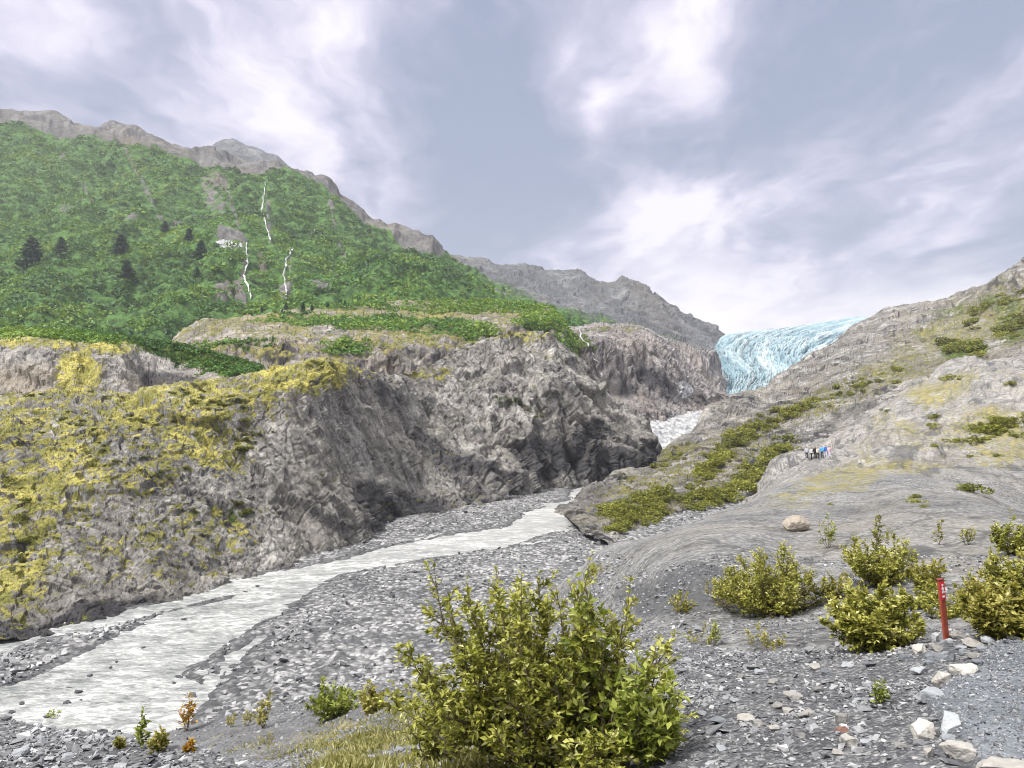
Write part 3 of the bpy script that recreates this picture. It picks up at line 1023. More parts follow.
# ------------------------------------------------------------------ the green mountain
M_rows = [
    [(-300, 352, 320), (0, 345, 325), (200, 342, 335), (350, 325, 345), (450, 316, 365), (520, 316, 378), (580, 332, 388), (660, 365, 400)],
    [(-300, 262, 500), (0, 262, 480), (120, 262, 478), (200, 258, 480), (280, 262, 476), (350, 262, 470), (400, 272, 455), (450, 288, 440), (520, 305, 420), (580, 326, 412), (660, 362, 412)],
    [(-300, 165, 720), (0, 182, 690), (120, 190, 680), (200, 200, 665), (280, 208, 650), (350, 226, 622), (400, 245, 595), (440, 266, 565), (480, 287, 540), (520, 303, 500), (580, 322, 450), (660, 360, 440)],
    [(-300, 62, 980), (0, 113, 910), (30, 120, 900), (60, 125, 890), (100, 133, 880), (135, 138, 870), (165, 145, 862), (190, 150, 855), (215, 155, 850), (240, 163, 842), (260, 168, 835), (290, 173, 825), (305, 176, 818), (320, 179, 812),
     (332, 189, 805), (348, 201, 795), (370, 212, 780), (400, 225, 755), (425, 238, 730), (437, 246, 718), (446, 258, 705), (470, 276, 665), (500, 294, 610), (540, 308, 540), (580, 320, 490), (660, 358, 470)],
    [(-300, None, 1250, 330), (0, None, 1200, 280), (240, None, 1100, 200), (437, None, 900, 110), (580, None, 640, 40), (660, None, 560, -20)],
]
G_M = loft(M_rows, -300, 660, 860, 0.8, more=((-900, -300, 120),))


def disp_M(P, n, px, py):
    gl = ridged(np.stack([P[:, 0] + .25 * P[:, 1], P[:, 1] * .25, P[:, 2] * .3], 1) / 75.0, 4)
    cb, rb = cell(P / 7.5)
    cb2, rb2 = cell(P / 3.6 + 3)
    rk = sstep(py, 215, 175) * 0 + sstep(P[:, 2] - 0.13 * P[:, 0], 250, 300)
    cut = sstep(blob(px, py, [(232, 240, 16, 7, 1), (243, 275, 7, 28, .8, -15), (222, 295, 6, 12, 1), (285, 285, 10, 20, .5)]), .2, .7)
    green = (1 - rk * 0) * (1 - cut) * sstep(mask_M(P, n, px, py)['veg'], .3, .7)
    cl_, rl_ = cell(P / 17.0 + 11)
    return 11 * fbm(P / 90.0, 4) + 13 * gl + green * (7.0 * (.55 - cl_) * (.5 + rl_) + 3.2 * (.6 - cb) * (.6 + rb) + 1.4 * (.5 - cb2)) + (1 - green) * (3.5 * ridged(P / 22.0, 4) + 4 * facets(P * [1, 1, .6] / 20.0, .8)) + 1.0 * fbm(P / 5.0, 3) - 10


def mask_M(P, n, px, py):
    nz = fbm(P / 40.0, 5)
    nf = fbm(P / 14.0, 4)
    sky_y = np.interp(px, [-300, 0, 135, 240, 320, 370, 437, 500], [62, 113, 138, 163, 179, 212, 246, 294])
    rel = py - sky_y
    w = np.interp(px, [-300, 0, 60, 200, 300, 400, 450, 520], [7, 8, 6, 9, 7, 3, 1, 0])
    rock = 1 - sstep(rel, w * .5, w * 1.25)
    rock = np.maximum(rock, blob(px, py, [(232, 243, 18, 6, 1), (240, 290, 5, 24, .9, -20), (222, 295, 9, 13, .95, -20), (285, 290, 9, 16, .75), (262, 260, 6, 8, .6), (180, 215, 18, 8, .45), (215, 190, 16, 30, .5, -20), (70, 205, 20, 5, .5), (130, 222, 14, 5, .5), (320, 285, 12, 8, .6)]))
    gul = np.minimum.reduce([line_dist(px, py, l) for l in ([(124, 146), (138, 172), (150, 196), (160, 214)], [(224, 180), (232, 205), (238, 230), (246, 262), (236, 284), (246, 303)], [(228, 285), (236, 300), (245, 312)], [(267, 200), (271, 245)], [(290, 250), (285, 300)], [(60, 150), (90, 190)], [(330, 200), (345, 250)])])
    rock = np.maximum(rock, .6 * (1 - sstep(gul + 1.5 * nf, .8, 3.2)))
    veg = 1.05 - rock * 1.1 + .28 * nf
    return {'veg': veg, 'moss': blob(px, py, [(150, 160, 200, 18, .35, 10)]) + .15 * nz, 'dark': .1 + .25 * nz}


def mountain_mat():
    m = rock_mat('mountain_rock', 14, dark=(.06, .06, .062), mid=(.15, .145, .14), light=(.28, .27, .26), warm=(.20, .175, .13), warm_amt=.6, moss=(.16, .17, .05), moss2=(.10, .12, .04), contrast=1.4, veg=(.060, .125, .028), bump=.8)
    return m


MAT['mountain'] = mountain_mat()
finish('green_mountain', G_M, disp_M, MAT['mountain'], mask_M)

# ------------------------------------------------------------------ slope to the right below the ice
R_rows = [
    [(535, None, 122, -24), (562, 516, 125), (580, 534, 106), (600, 545, 98), (640, None, 92, -23), (760, None, 95, -24), (900, None, 105, -24), (1450, None, 100, -24)],
    [(535, None, 130, -23), (562, 508, 130), (580, 516, 120), (604, 516, 118), (640, 504, 126), (680, 486, 144), (720, 466, 162), (760, 448, 178), (800, 430, 192), (850, 405, 208), (900, 384, 215), (950, 364, 218), (1024, 348, 214),
     (1100, 336, 208), (1450, 290, 200)],
    [(535, None, 136, -22), (562, 505, 133), (580, 504, 132), (604, 495, 138), (640, 482, 148), (680, 457, 176), (720, 428, 205), (760, 411, 230), (800, 389, 256), (850, 361, 286), (900, 350, 296), (950, 338, 294), (1024, 312, 280),
     (1100, 292, 272), (1450, 220, 260)],
    [(535, None, 140, -22), (562, 503, 136), (578, 498, 138), (590, 490, 144), (604, 482, 150), (616, 472, 156), (629, 468, 160), (642, 467, 166), (662, 454, 181), (686, 435, 201), (700, 423, 213), (709, 409, 224), (724, 399, 240), (746, 393, 260), (765, 388, 280),
     (787, 371, 310), (800, 363, 325), (814, 353, 340), (840, 339, 368), (858, 326, 388), (872, 318, 398), (885, 312, 402), (900, 308, 402), (925, 304, 398), (950, 303, 386), (962, 298, 380), (975, 291, 374), (988, 284, 366), (1000, 274, 360), (1012, 267, 354), (1024, 259, 350),
     (1060, 240, 345), (1100, 224, 340), (1450, 110, 330)],
    [(535, None, 175, -28), (600, None, 190, -28), (662, None, 215, -26), (724, None, 290, -20), (800, None, 400, -5), (872, None, 480, 20), (950, None, 470, 25), (1024, None, 440, 40), (1450, None, 430, 60)],
]
G_R = loft(R_rows, 535, 1450, 1000, 0.75, hi=220, more=((1450, 2400, 120),))


def disp_R(P, n, px, py):
    S = np.stack([P[:, 0] * .85 - P[:, 2] * .6, P[:, 1] * .7, P[:, 2] * .5], 1)
    c, r = cell(P * [1, 1, .6] / 4.5)
    c2, r2 = cell(P / 1.6)
    k = np.clip(P[:, 1] / 200.0, .6, 1.7)
    bl = sstep(px, 840, 940)
    L2 = np.stack([P[:, 0] * .22 + P[:, 1] * .10, P[:, 1] * .45 - P[:, 0] * .12, P[:, 2] * 1.0 - P[:, 0] * .32], 1)
    return k * (1.6 * fbm(P / 26.0, 4) + 1.3 * ridged(L2 / 9.0, 3) + .75 * facets(L2 / 4.5, .9) + .2 * facets(L2 / 1.7, .8) + .2 * ridged(L2 / 2.6, 3) + .15 * fbm(P / 2.0, 3) - .35 * cracks(L2 / 6.0, .06) - .7)


def mask_R(P, n, px, py):
    nz = fbm(P / 9.0, 4)
    moss = blob(px, py, [(650, 485, 60, 34, .55, -25), (730, 455, 90, 30, .50, -35), (680, 452, 40, 10, .6), (830, 400, 80, 20, .52, -15), (900, 370, 80, 20, .55, -12), (960, 330, 70, 20, .65, -15), (1010, 320, 40, 50, .55), (640, 510, 70, 26, .5), (930, 345, 60, 24, .5), (980, 300, 60, 16, .45, -20)])
    veg = blob(px, py, [(965, 350, 34, 14, .85), (1000, 305, 32, 14, .6), (955, 310, 40, 10, .5, -15), (1010, 330, 24, 22, .6), (900, 372, 40, 9, .4, -14), (840, 398, 30, 7, .4, -15), (640, 508, 40, 18, .40), (745, 465, 40, 12, .3, -40)])
    dark = blob(px, py, [(590, 500, 30, 14, .5, -30), (1020, 335, 14, 22, .55), (870, 360, 40, 10, .35), (810, 375, 30, 10, .3), (1005, 290, 30, 12, .3)])
    dark = dark + .95 * cracks(P * [.30, .45, .9] / 9.0, .06) * (fbm(P / 20.0, 2) > -.15) + .5 * cracks(P * [.5, .5, .9] / 4.0, .05)  # darkness of crevices put into the colour as thin lines, for contrast
    return {'moss': moss + .22 * nz, 'veg': veg + .1 * nz, 'dark': dark}


MAT['rock_r'] = rock_mat('slope_rock', 2.8, moss=(.30, .27, .075), moss2=(.155, .15, .035), dark=(.035, .035, .037), mid=(.215, .208, .197), light=(.52, .505, .475), warm=(.27, .245, .195), warm_amt=.5, rot=(0, R(28), 0), stretch=(.3, .5, 1.2), veg=(.075, .10, .018), contrast=1.6)
finish('slope_hill', G_R, disp_R, MAT['rock_r'], mask_R, soft=1, grit=((1.6, .40, .8), (.8, .16, .9)))

# ------------------------------------------------------------------ grey dome and the light slabs the walkers stand on
K_rows = [
    [(470, None, 22, -16), (540, None, 18, -9.5), (590, None, 13, -6.6), (640, None, 10.3, -5.0), (700, None, 9.3, -4.6), (850, None, 8.6, -4.3), (1024, None, 8.2, -4.0), (1400, None, 8, -4)],
    [(470, 730, 24), (540, 695, 20), (590, 662, 15), (640, 652, 11.5), (700, 647, 10.5), (770, 642, 10), (850, 640, 9.6), (950, 636, 9.3), (1024, 630, 9.2), (1400, 610, 9)],
    [(470, 705, 34), (540, 665, 28), (575, 636, 24), (600, 625, 20.5), (640, 612, 17), (700, 606, 16), (770, 600, 16), (850, 590, 15), (950, 580, 14.3), (1024, 575, 14), (1400, 545, 13)],
    [(470, 695, 46), (540, 645, 36), (562, 615, 32), (580, 598, 29), (600, 582, 26), (640, 562, 21), (670, 552, 19.4), (700, 546, 18.9), (740, 545, 19.2), (800, 552, 20), (850, 545, 20.5), (900, 532, 20.5), (950, 528, 20), (1024, 530, 18.5), (1400, 490, 17)],
    [(470, 690, 52), (530, 622, 46), (548, 592, 45), (558, 581, 45), (571, 569, 44), (596, 549, 42), (614, 539, 40), (632, 534, 38), (662, 528, 37), (688, 519, 38), (718, 509, 40), (749, 501, 43), (770, 491, 47), (800, 482, 50), (850, 478, 50), (904, 477, 48), (942, 484, 45),
     (987, 494, 43), (1018, 507, 42), (1060, 520, 41), (1400, 520, 38)],
    [(470, None, 62, -23), (560, None, 66, -19), (640, None, 62, -14), (700, None, 62, -11), (740, 510, 66), (760, 493, 70), (772, 484, 74), (800, 472, 75), (850, 470, 68), (904, 467, 66), (942, 474, 62), (987, 486, 58), (1018, 497, 56), (1060, 508, 54), (1400, 505, 50)],
    [(470, None, 80, -27), (640, None, 92, -22), (720, None, 96, -18), (745, None, 98, -14), (762, 495, 98), (767, 482, 98), (777, 466, 102), (789, 460, 106), (805, 457, 110), (830, 456, 110), (870, 448, 104), (900, 440, 99), (950, 438, 93), (1024, 440, 86), (1400, 425, 78)],
    [(470, None, 95, -30), (700, None, 115, -26), (767, None, 122, -17), (789, 463, 120), (805, 459, 124), (820, 452, 128), (838, 438, 134), (862, 421, 142), (884, 406, 148), (916, 383, 154), (935, 373, 155), (950, 366, 155), (973, 361, 150), (1000, 360, 146), (1024, 361, 142), (1400, 340, 125)],
    [(470, None, 110, -34), (700, None, 140, -32), (767, None, 150, -26), (830, None, 165, -14), (884, None, 178, -7), (950, None, 190, 0), (1024, None, 180, 2), (1400, None, 160, 6)],
]
G_K = loft(K_rows, 470, 1400, 860, 0.9, more=((1400, 2900, 160),))


def disp_K(P, n, px, py):
    d = P[:, 1]
    far = sstep(d, 55, 80)
    k = np.clip(d / 60.0, .16, 1.6)
    S = np.stack([P[:, 0] * .9 + P[:, 1] * .5, P[:, 1] * .3 - P[:, 0] * .2, P[:, 2] * .6], 1)
    sm = k[:, None]
    L2 = np.stack([P[:, 0] * .22 + P[:, 1] * .10, P[:, 1] * .55 - P[:, 0] * .18, P[:, 2] * 1.0 - P[:, 0] * .28], 1)
    L2 = L2 * far[:, None] + P * [.5, .5, .5] * (1 - far[:, None])   # sheeting joints dipping to the river
    c, r = cell(P / (1.2 * np.clip(sm, .25, 2)))
    return (.75 * k * fbm(P / 12.0, 4) + k * (.10 + .8 * far) * .8 * ridged(L2 / 6.0, 3) + k * far * .8 * facets(L2 / 4.2, .9) + k * far * .28 * facets(L2 / 1.6, .8) - k * (.02 + .22 * far) * cracks(L2 / 3.8, .06) + k * (.02 + .16 * far) * ridged(L2 / 1.5, 4) + (.03 + .06 * far) * k * fbm(P / .8, 4) + 0 * r + (1 - far) * .02 * fbm(P / .12, 3)) - .55 * k


def mask_K(P, n, px, py):
    nz = fbm(P / 6.0, 4)
    moss = blob(px, py, [(840, 477, 60, 14, .66, -8), (800, 490, 50, 14, .52, -15), (900, 465, 70, 9, .52), (945, 388, 60, 18, .64, -12), (990, 430, 70, 30, .62), (905, 425, 20, 12, .62), (1000, 455, 50, 16, .55), (930, 440, 60, 24, .45), (880, 420, 30, 10, .45, -35), (880, 445, 40, 8, .35, -25),
                         (985, 380, 50, 8, .35), (860, 470, 35, 10, .55), (600, 565, 14, 10, .4), (940, 455, 60, 10, .38)])
    dark = blob(px, py, [(700, 575, 75, 30, .92), (640, 590, 45, 22, .75), (690, 552, 30, 8, .6), (905, 458, 26, 8, .72, -22), (915, 540, 26, 12, .7), (930, 470, 20, 6, .55), (985, 478, 30, 5, .5, 15), (880, 495, 40, 6, .45, 12), (840, 500, 50, 7, .45, 6)])
    dark = dark + sstep(P[:, 1], 50, 75) * (.9 * cracks(P * [.35, .5, .9] / 6.0, .06) + .55 * cracks(P * [.6, .6, .9] / 2.5, .06))  # far slabs: crevice darkness painted in as thin lines
    return {'moss': moss + .24 * nz, 'dark': dark * (1 + .3 * nz), 'veg': blob(px, py, [(990, 430, 36, 9, .30)])}


def dome_mat():
    m, t, b, _ = new_mat('grey_dome_rock')
    pos = t.new('ShaderNodeNewGeometry').outputs['Position']
    sep = t.new('ShaderNodeSeparateXYZ')
    t.put(sep.inputs[0], pos)
    far = t.step(sep.outputs[1], 48, 85)
    a = t.noise(pos, .35, 8, .66, .3)
    st = t.along(pos, (0, R(22), R(-20)), (.7, .8, .8))
    s = t.noise(st, 1.6, 9, .76, .5)
    g = t.noise(pos, 7.0, 6, .8)
    c1 = t.new('ShaderNodeSeparateColor')
    t.put(c1.inputs[0], t.vor(pos, 9, 'F1', 1))
    v = t.math('ADD', t.math('ADD', t.math('MULTIPLY', a, .24), t.math('MULTIPLY', s, .24)), t.math('ADD', t.math('MULTIPLY', g, .40), t.math('MULTIPLY', c1.outputs[0], .12)))
    near_c = t.ramp(v, [(.38, (.05, .052, .056)), (.46, (.165, .167, .17)), (.53, (.27, .27, .266)), (.63, (.50, .495, .48))])
    far_c = t.ramp(v, [(.39, (.05, .05, .052)), (.46, (.175, .17, .162)), (.52, (.32, .31, .292)), (.61, (.60, .58, .55))])
    col = t.mix(far, near_c, far_c)
    w = t.noise(pos, .12, 6, .6)
    col = t.mix(t.math('MULTIPLY', t.step(w, .48, .66), .45), col, (.36, .33, .28))
    cr = t.vor(t.vmath('ADD', st, t.vmath('SCALE', t.noise(pos, .8, 4, .6, 0, 1), 1.2)), .32, 'DISTANCE_TO_EDGE')
    crack = t.math('MULTIPLY', t.step(cr, 0, .035, 1, 0), .55)
    col = t.mix(crack, col, (.06, .06, .062))
    col = t.mix(t.math('MULTIPLY', t.step(t.math('ADD', t.attr('dark'), t.math('MULTIPLY', t.math('SUBTRACT', s, .5), 1.4)), .30, .75), .75), col, t.mix(g, (.04, .043, .05), (.13, .135, .145)))
    mn = t.noise(pos, 1.5, 9, .78)
    mc = t.mix(t.step(t.noise(pos, 1.2, 7, .7), .42, .58), (.36, .31, .10), (.19, .18, .055))
    mf = t.step(t.math('ADD', t.attr('moss'), t.math('MULTIPLY', t.math('SUBTRACT', mn, .5), 3.4)), .44, .70)
    col = t.mix(t.math('MULTIPLY', mf, .85), col, mc)
    t.put(b.inputs['Base Color'], col)
    b.inputs['Roughness'].default_value = .85
    b.inputs['Specular IOR Level'].default_value = .25
    bp = t.new('ShaderNodeBump')
    bp.inputs['Strength'].default_value = .75
    bp.inputs['Distance'].default_value = .5
    t.put(bp.inputs['Height'], t.math('SUBTRACT', v, t.math('MULTIPLY', crack, .1)))
    t.l.new(bp.outputs[0], b.inputs['Normal'])
    return m


MAT['dome'] = dome_mat()
finish('dome_hill', G_K, disp_K, MAT['dome'], mask_K, True, soft=1)

# ------------------------------------------------------------------ scree bank the photographer stands on
S_rows = [
    [(-300, 1445, 1.2), (1350, 1445, 1.2)],
    [(-300, 722, 6.5), (-100, 723, 5.8), (0, 725, 5.4), (66, 739, 5), (110, 743, 4.8), (149, 750, 4.6), (199, 760, 4.3), (226, 772, 4.2), (330, 800, 4), (430, 800, 4.2), (560, 800, 4.2), (700, 772, 4), (850, 762, 3.7), (1024, 760, 3.5), (1350, 760, 3.5)],
    [(-300, 775, 9), (0, 795, 9), (150, 795, 9), (226, 795, 8), (330, 775, 8), (430, 765, 7), (560, 745, 6.6), (640, 715, 6.3), (700, 708, 5.5), (850, 703, 4.9), (1024, 690, 4.6), (1350, 690, 4.6)],
    [(-300, 770, 16), (0, 795, 16), (150, 778, 16), (226, 762, 14.5), (330, 745, 13.5), (430, 720, 12), (560, 690, 10), (640, 664, 8.5), (700, 653, 7.6), (770, 651, 7.2), (850, 650, 6.8), (930, 642, 6.6), (1024, 633, 6.3), (1350, 610, 6)],
    [(-300, 770, 32), (0, 775, 32), (100, 752, 31), (150, 742, 30), (186, 731, 30), (212, 725, 30), (272, 716, 29), (309, 707, 28), (360, 696, 26), (430, 685, 22), (520, 665, 18), (560, 655, 15), (640, 662, 11.5), (700, 668, 10), (850, 675, 9), (1024, 690, 8.5), (1350, 690, 8.3)],
    [(-300, None, 50, -25), (0, None, 48, -25), (150, None, 42, -23), (186, None, 40, -22.5), (309, None, 37, -22), (430, None, 32, -22), (560, None, 24, -20), (640, None, 18, -14), (850, None, 14, -11), (1350, None, 13, -11)],
]


def behind(us):
    k = (us + 300) / 1650.0
    return np.stack([-16 + 34 * k, np.full(len(us), -7.0), -1.3 + 0 * k], 1)


G_S = loft(S_rows, -300, 1350, 900, 1.3, raw_first=behind, more=((-1400, -300, 70), (1350, 3600, 140)))


def path_edge(px, py):
    """pixel column of the trail's left edge on a row"""
    return np.interp(py, [628, 640, 648, 660, 672, 690, 705, 720, 735, 755, 775], [1040, 1000, 985, 978, 960, 938, 925, 940, 955, 968, 985])


def disp_S(P, n, px, py):
    d = np.clip(P[:, 1], 1, 40)
    tr = sstep(px - path_edge(px, py), -6, 10) * sstep(py, 625, 640)
    k = np.clip(d / 8.0, .3, 2.2)
    c, r = cell(P / .22)
    c2, r2 = cell(P * [1, 1.0, 1] / .09)
    rough = .10 * k * fbm(P / 1.6, 3) + .014 * fbm(P / .4, 3) + .018 * (.5 - c) + .010 * (.5 - c2)
    smooth = .012 * fbm(P / .5, 3) + .006 * fbm(P / .06, 2)
    far = sstep(P[:, 1], 14, 24)
    far_r = .35 * fbm(P / 6.0, 4) + .08 * fbm(P / .9, 3)
    return np.where(P[:, 1] < .8, 0, tr * (smooth + .03) + (1 - tr) * ((1 - far) * rough + far * far_r))


def mask_S(P, n, px, py):
    nz = fbm(P / 2.5, 4)
    tr = sstep(px - path_edge(px, py) + 9 * fbm(P / .25, 4), -6, 14) * sstep(py, 625, 640)
    moss = blob(px, py, [(330, 738, 70, 22, .5, -8), (240, 735, 60, 12, .32), (420, 730, 40, 40, .45), (350, 765, 60, 20, .5), (285, 752, 90, 8, .35)])
    dark = blob(px, py, [(60, 755, 160, 24, .55), (720, 675, 60, 18, .3), (820, 670, 80, 18, .5), (900, 690, 40, 20, .6)]) * (1 - tr)
    return {'moss': moss + .15 * nz, 'dark': dark + .1 * nz, 'trail': tr}


def scree_mat():
    m, t, b, _ = new_mat('scree')
    pos = t.new('ShaderNodeNewGeometry').outputs['Position']
    sl = t.mapping(pos, rot=(0, 0, R(20)), scl=(.8, 1.1, 1.1))
    c1 = t.new('ShaderNodeSeparateColor')
    t.put(c1.inputs[0], t.vor(sl, 30, 'F1', 1))
    d1 = t.vor(sl, 30, 'F1', 0)
    c2 = t.new('ShaderNodeSeparateColor')
    t.put(c2.inputs[0], t.vor(sl, 80, 'F1', 1))
    a = t.noise(pos, .8, 7, .65)
    f = t.noise(pos, 45, 5, .75)
    v = t.math('ADD', t.math('ADD', t.math('MULTIPLY', c1.outputs[0], .22), t.math('MULTIPLY', c2.outputs[0], .20)), t.math('ADD', t.math('MULTIPLY', a, .36), t.math('MULTIPLY', f, .26)))
    col = t.ramp(v, [(.38, (.035, .037, .042)), (.49, (.09, .093, .10)), (.58, (.18, .182, .187)), (.71, (.40, .395, .385))])
    col = t.mix(t.step(d1, .35, .75, 0, .7), col, (.05, .052, .06))
    col = t.mix(t.math('MULTIPLY', t.step(t.math('ADD', t.attr('dark'), t.math('SUBTRACT', a, .5)), .25, .8), .6), col, (.055, .056, .064))
    mf = t.step(t.math('ADD', t.attr('moss'), t.math('MULTIPLY', t.math('SUBTRACT', t.noise(pos, 2.2, 7, .7), .5), 1.6)), .35, .75)
    col = t.mix(t.math('MULTIPLY', mf, .7), col, (.30, .26, .10))
    tn = t.math('ADD', t.math('MULTIPLY', t.noise(pos, 34, 7, .85), .6), t.math('MULTIPLY', t.noise(t.mapping(pos, rot=(0, 0, R(25)), scl=(1, .4, 1)), 3.0, 6, .65), .4))
    tc = t.ramp(tn, [(.40, (.045, .052, .065)), (.49, (.115, .13, .15)), (.57, (.19, .21, .235)), (.68, (.36, .375, .39))])
    col = t.mix(t.attr('trail'), col, tc)
    t.put(b.inputs['Base Color'], col)
    b.inputs['Roughness'].default_value = .85
    bp = t.new('ShaderNodeBump')
    bp.inputs['Strength'].default_value = .7
    bp.inputs['Distance'].default_value = .014
    t.put(bp.inputs['Height'], t.math('SUBTRACT', f, t.math('MULTIPLY', d1, .6)))
    t.l.new(bp.outputs[0], b.inputs['Normal'])
    return m


MAT['scree'] = scree_mat()
finish('scree_ground', G_S, disp_S, MAT['scree'], mask_S, True)

# ------------------------------------------------------------------ finding the ground
_bvh = {}
for nm, V, q in SURF:
    _bvh[nm] = BVHTree.FromPolygons([tuple(v) for v in V.tolist()], [tuple(f) for f in q.tolist()])


def ground(px, py, only=None):
    """first landform on the sight line through a pixel: (point, normal, name)"""
    x, z = ray(px, py)
    d = Vector((x, 1, z)).normalized()
    best = None
    for nm, bv in _bvh.items():
        if only and nm not in only:
            continue
        loc, nor, _, dist = bv.ray_cast(Vector((0, 0, 0)), d)
        if loc is not None and (best is None or dist < best[3]):
            best = (loc, nor if nor.z > 0 else -nor, nm, dist)
    return best


def drop(x, y, names=None, top=400):
    best = None
    for nm, bv in _bvh.items():
        if names and nm not in names:
            continue
        loc, nor, _, dist = bv.ray_cast(Vector((x, y, top)), Vector((0, 0, -1)))
        if loc is not None and (best is None or loc.z > best[0].z):
            best = (loc, nor, nm)
    return best
# ------------------------------------------------------------------ the air of the valley
def haze():
    bm = bmesh_box(-3500, 3500, -60, 3500, -31, 560)
    m = bpy.data.materials.new('haze')
    m.use_nodes = True
    t = NT(m.node_tree)
    t.n.clear()
    out = t.new('ShaderNodeOutputMaterial')
    v = t.new('ShaderNodeVolumePrincipled')
    v.inputs['Color'].default_value = (.86, .90, 1.0, 1)
    v.inputs['Density'].default_value = HAZE
    v.inputs['Anisotropy'].default_value = .1
    t.l.new(v.outputs[0], out.inputs['Volume'])
    o = bpy.data.objects.new('haze', bm)
    bm.materials.append(m)
    COL.objects.link(o)
    o['kind'] = 'stuff'
    o['label'] = 'thin pale haze filling the valley'
    o['category'] = 'haze'


def bmesh_box(x0, x1, y0, y1, z0, z1):
    me = bpy.data.meshes.new('haze')
    V = [(x, y, z) for x in (x0, x1) for y in (y0, y1) for z in (z0, z1)]
    me.from_pydata(V, [], [(0, 1, 3, 2), (4, 6, 7, 5), (0, 4, 5, 1), (2, 3, 7, 6), (0, 2, 6, 4), (1, 5, 7, 3)])
    return me


HAZE = 0.00017
haze()
# ------------------------------------------------------------------ builders for loose things
def link(name, me, parent=None, loc=None):
    o = bpy.data.objects.new(name, me)
    COL.objects.link(o)
    if parent:
        o.parent = parent
    if loc is not None:
        o.location = loc
    return o


def empty(name, loc, rotz=0.0, scale=1.0):
    o = bpy.data.objects.new(name, None)
    COL.objects.link(o)
    o.empty_display_size = .2
    o.location = loc
    o.rotation_euler = (0, 0, rotz)
    o.scale = (scale,) * 3 if isinstance(scale, (int, float)) else scale
    return o


def copy_tree(o, parent=None):
    c = o.copy()
    COL.objects.link(c)
    c.parent = parent
    for ch in o.children:
        copy_tree(ch, c)
    return c


def rand_rot(n, tilt, r):
    """n rotation matrices: any turn about Z, then a tilt of up to about `tilt` radians"""
    a = r.uniform(0, 2 * np.pi, n)
    b = r.uniform(0, 2 * np.pi, n)
    t = np.abs(r.normal(0, tilt, n))
    ca, sa = np.cos(a), np.sin(a)
    Rz = np.zeros((n, 3, 3))
    Rz[:, 0, 0], Rz[:, 0, 1], Rz[:, 1, 0], Rz[:, 1, 1], Rz[:, 2, 2] = ca, -sa, sa, ca, 1
    k = np.stack([np.cos(b), np.sin(b), np.zeros(n)], 1)
    K = np.zeros((n, 3, 3))
    K[:, 0, 2], K[:, 1, 2], K[:, 2, 0], K[:, 2, 1] = k[:, 1], -k[:, 0], -k[:, 1], k[:, 0]
    Rt = np.eye(3) + np.sin(t)[:, None, None] * K + (1 - np.cos(t))[:, None, None] * (K @ K)
    return Rt @ Rz


import bmesh


def hull(n, r, flat=1.0, box=0.5):
    """angular stone: convex hull of n points, returns (verts, list of faces)"""
    p = r.normal(size=(n, 3))
    p /= np.linalg.norm(p, axis=1, keepdims=True)
    p = p * (1 - box) + np.clip(p * 1.6, -.8, .8) * box
    p *= r.uniform(.82, 1.0, (n, 1))
    p[:, 2] *= flat
    bm = bmesh.new()
    vs = [bm.verts.new(v) for v in p]
    bmesh.ops.convex_hull(bm, input=vs)
    loose = [v for v in bm.verts if not v.link_faces]
    bmesh.ops.delete(bm, geom=loose, context='VERTS')
    bmesh.ops.recalc_face_normals(bm, faces=bm.faces)
    return bm


def bm_arrays(bm):
    bm.verts.ensure_lookup_table()
    bm.verts.index_update()
    V = np.array([v.co[:] for v in bm.verts])
    Fs = [[v.index for v in f.verts] for f in bm.faces]
    bm.free()
    return V, Fs


def stone_field(name, P, size, flat, tilt, mat, tint, r, npts=11, ntem=14, sink=.25, smooth=False, asp=.45):
    """many loose stones as one mesh"""
    tem = []
    for k in range(ntem):
        V, Fs = bm_arrays(hull(npts, r, 1.0))
        tem.append((V, np.array([f[:3] for f in Fs])))
    n = len(P)
    which = r.integers(0, ntem, n)
    rot = rand_rot(n, tilt, r)
    sc = np.stack([size * r.uniform(1 - asp, 1 + asp, n), size * r.uniform(1 - asp, 1 + asp, n), size * flat * r.uniform(.6, 1.4, n)], 1)
    VV, FF, TT, off = [], [], [], 0
    for k, (V, Fc) in enumerate(tem):
        ix = np.where(which == k)[0]
        if not len(ix):
            continue
        W = np.einsum('nij,nvj->nvi', rot[ix], V[None] * sc[ix][:, None, :]) + P[ix][:, None, :]
        W[:, :, 2] += (sc[ix, 2] * (1 - 2 * sink))[:, None]
        VV.append(W.reshape(-1, 3))
        f = (Fc[None] + (np.arange(len(ix)) * len(V))[:, None, None]).reshape(-1, 3) + off
        FF.append(f)
        TT.append(np.repeat(tint[ix], len(V)))
        off += len(ix) * len(V)
    F_ = np.concatenate(FF)
    me = mesh_from(name, np.concatenate(VV), F_.ravel(), np.full(len(F_), 3), mat, {'tint': np.concatenate(TT)}, smooth)
    return link(name, me)


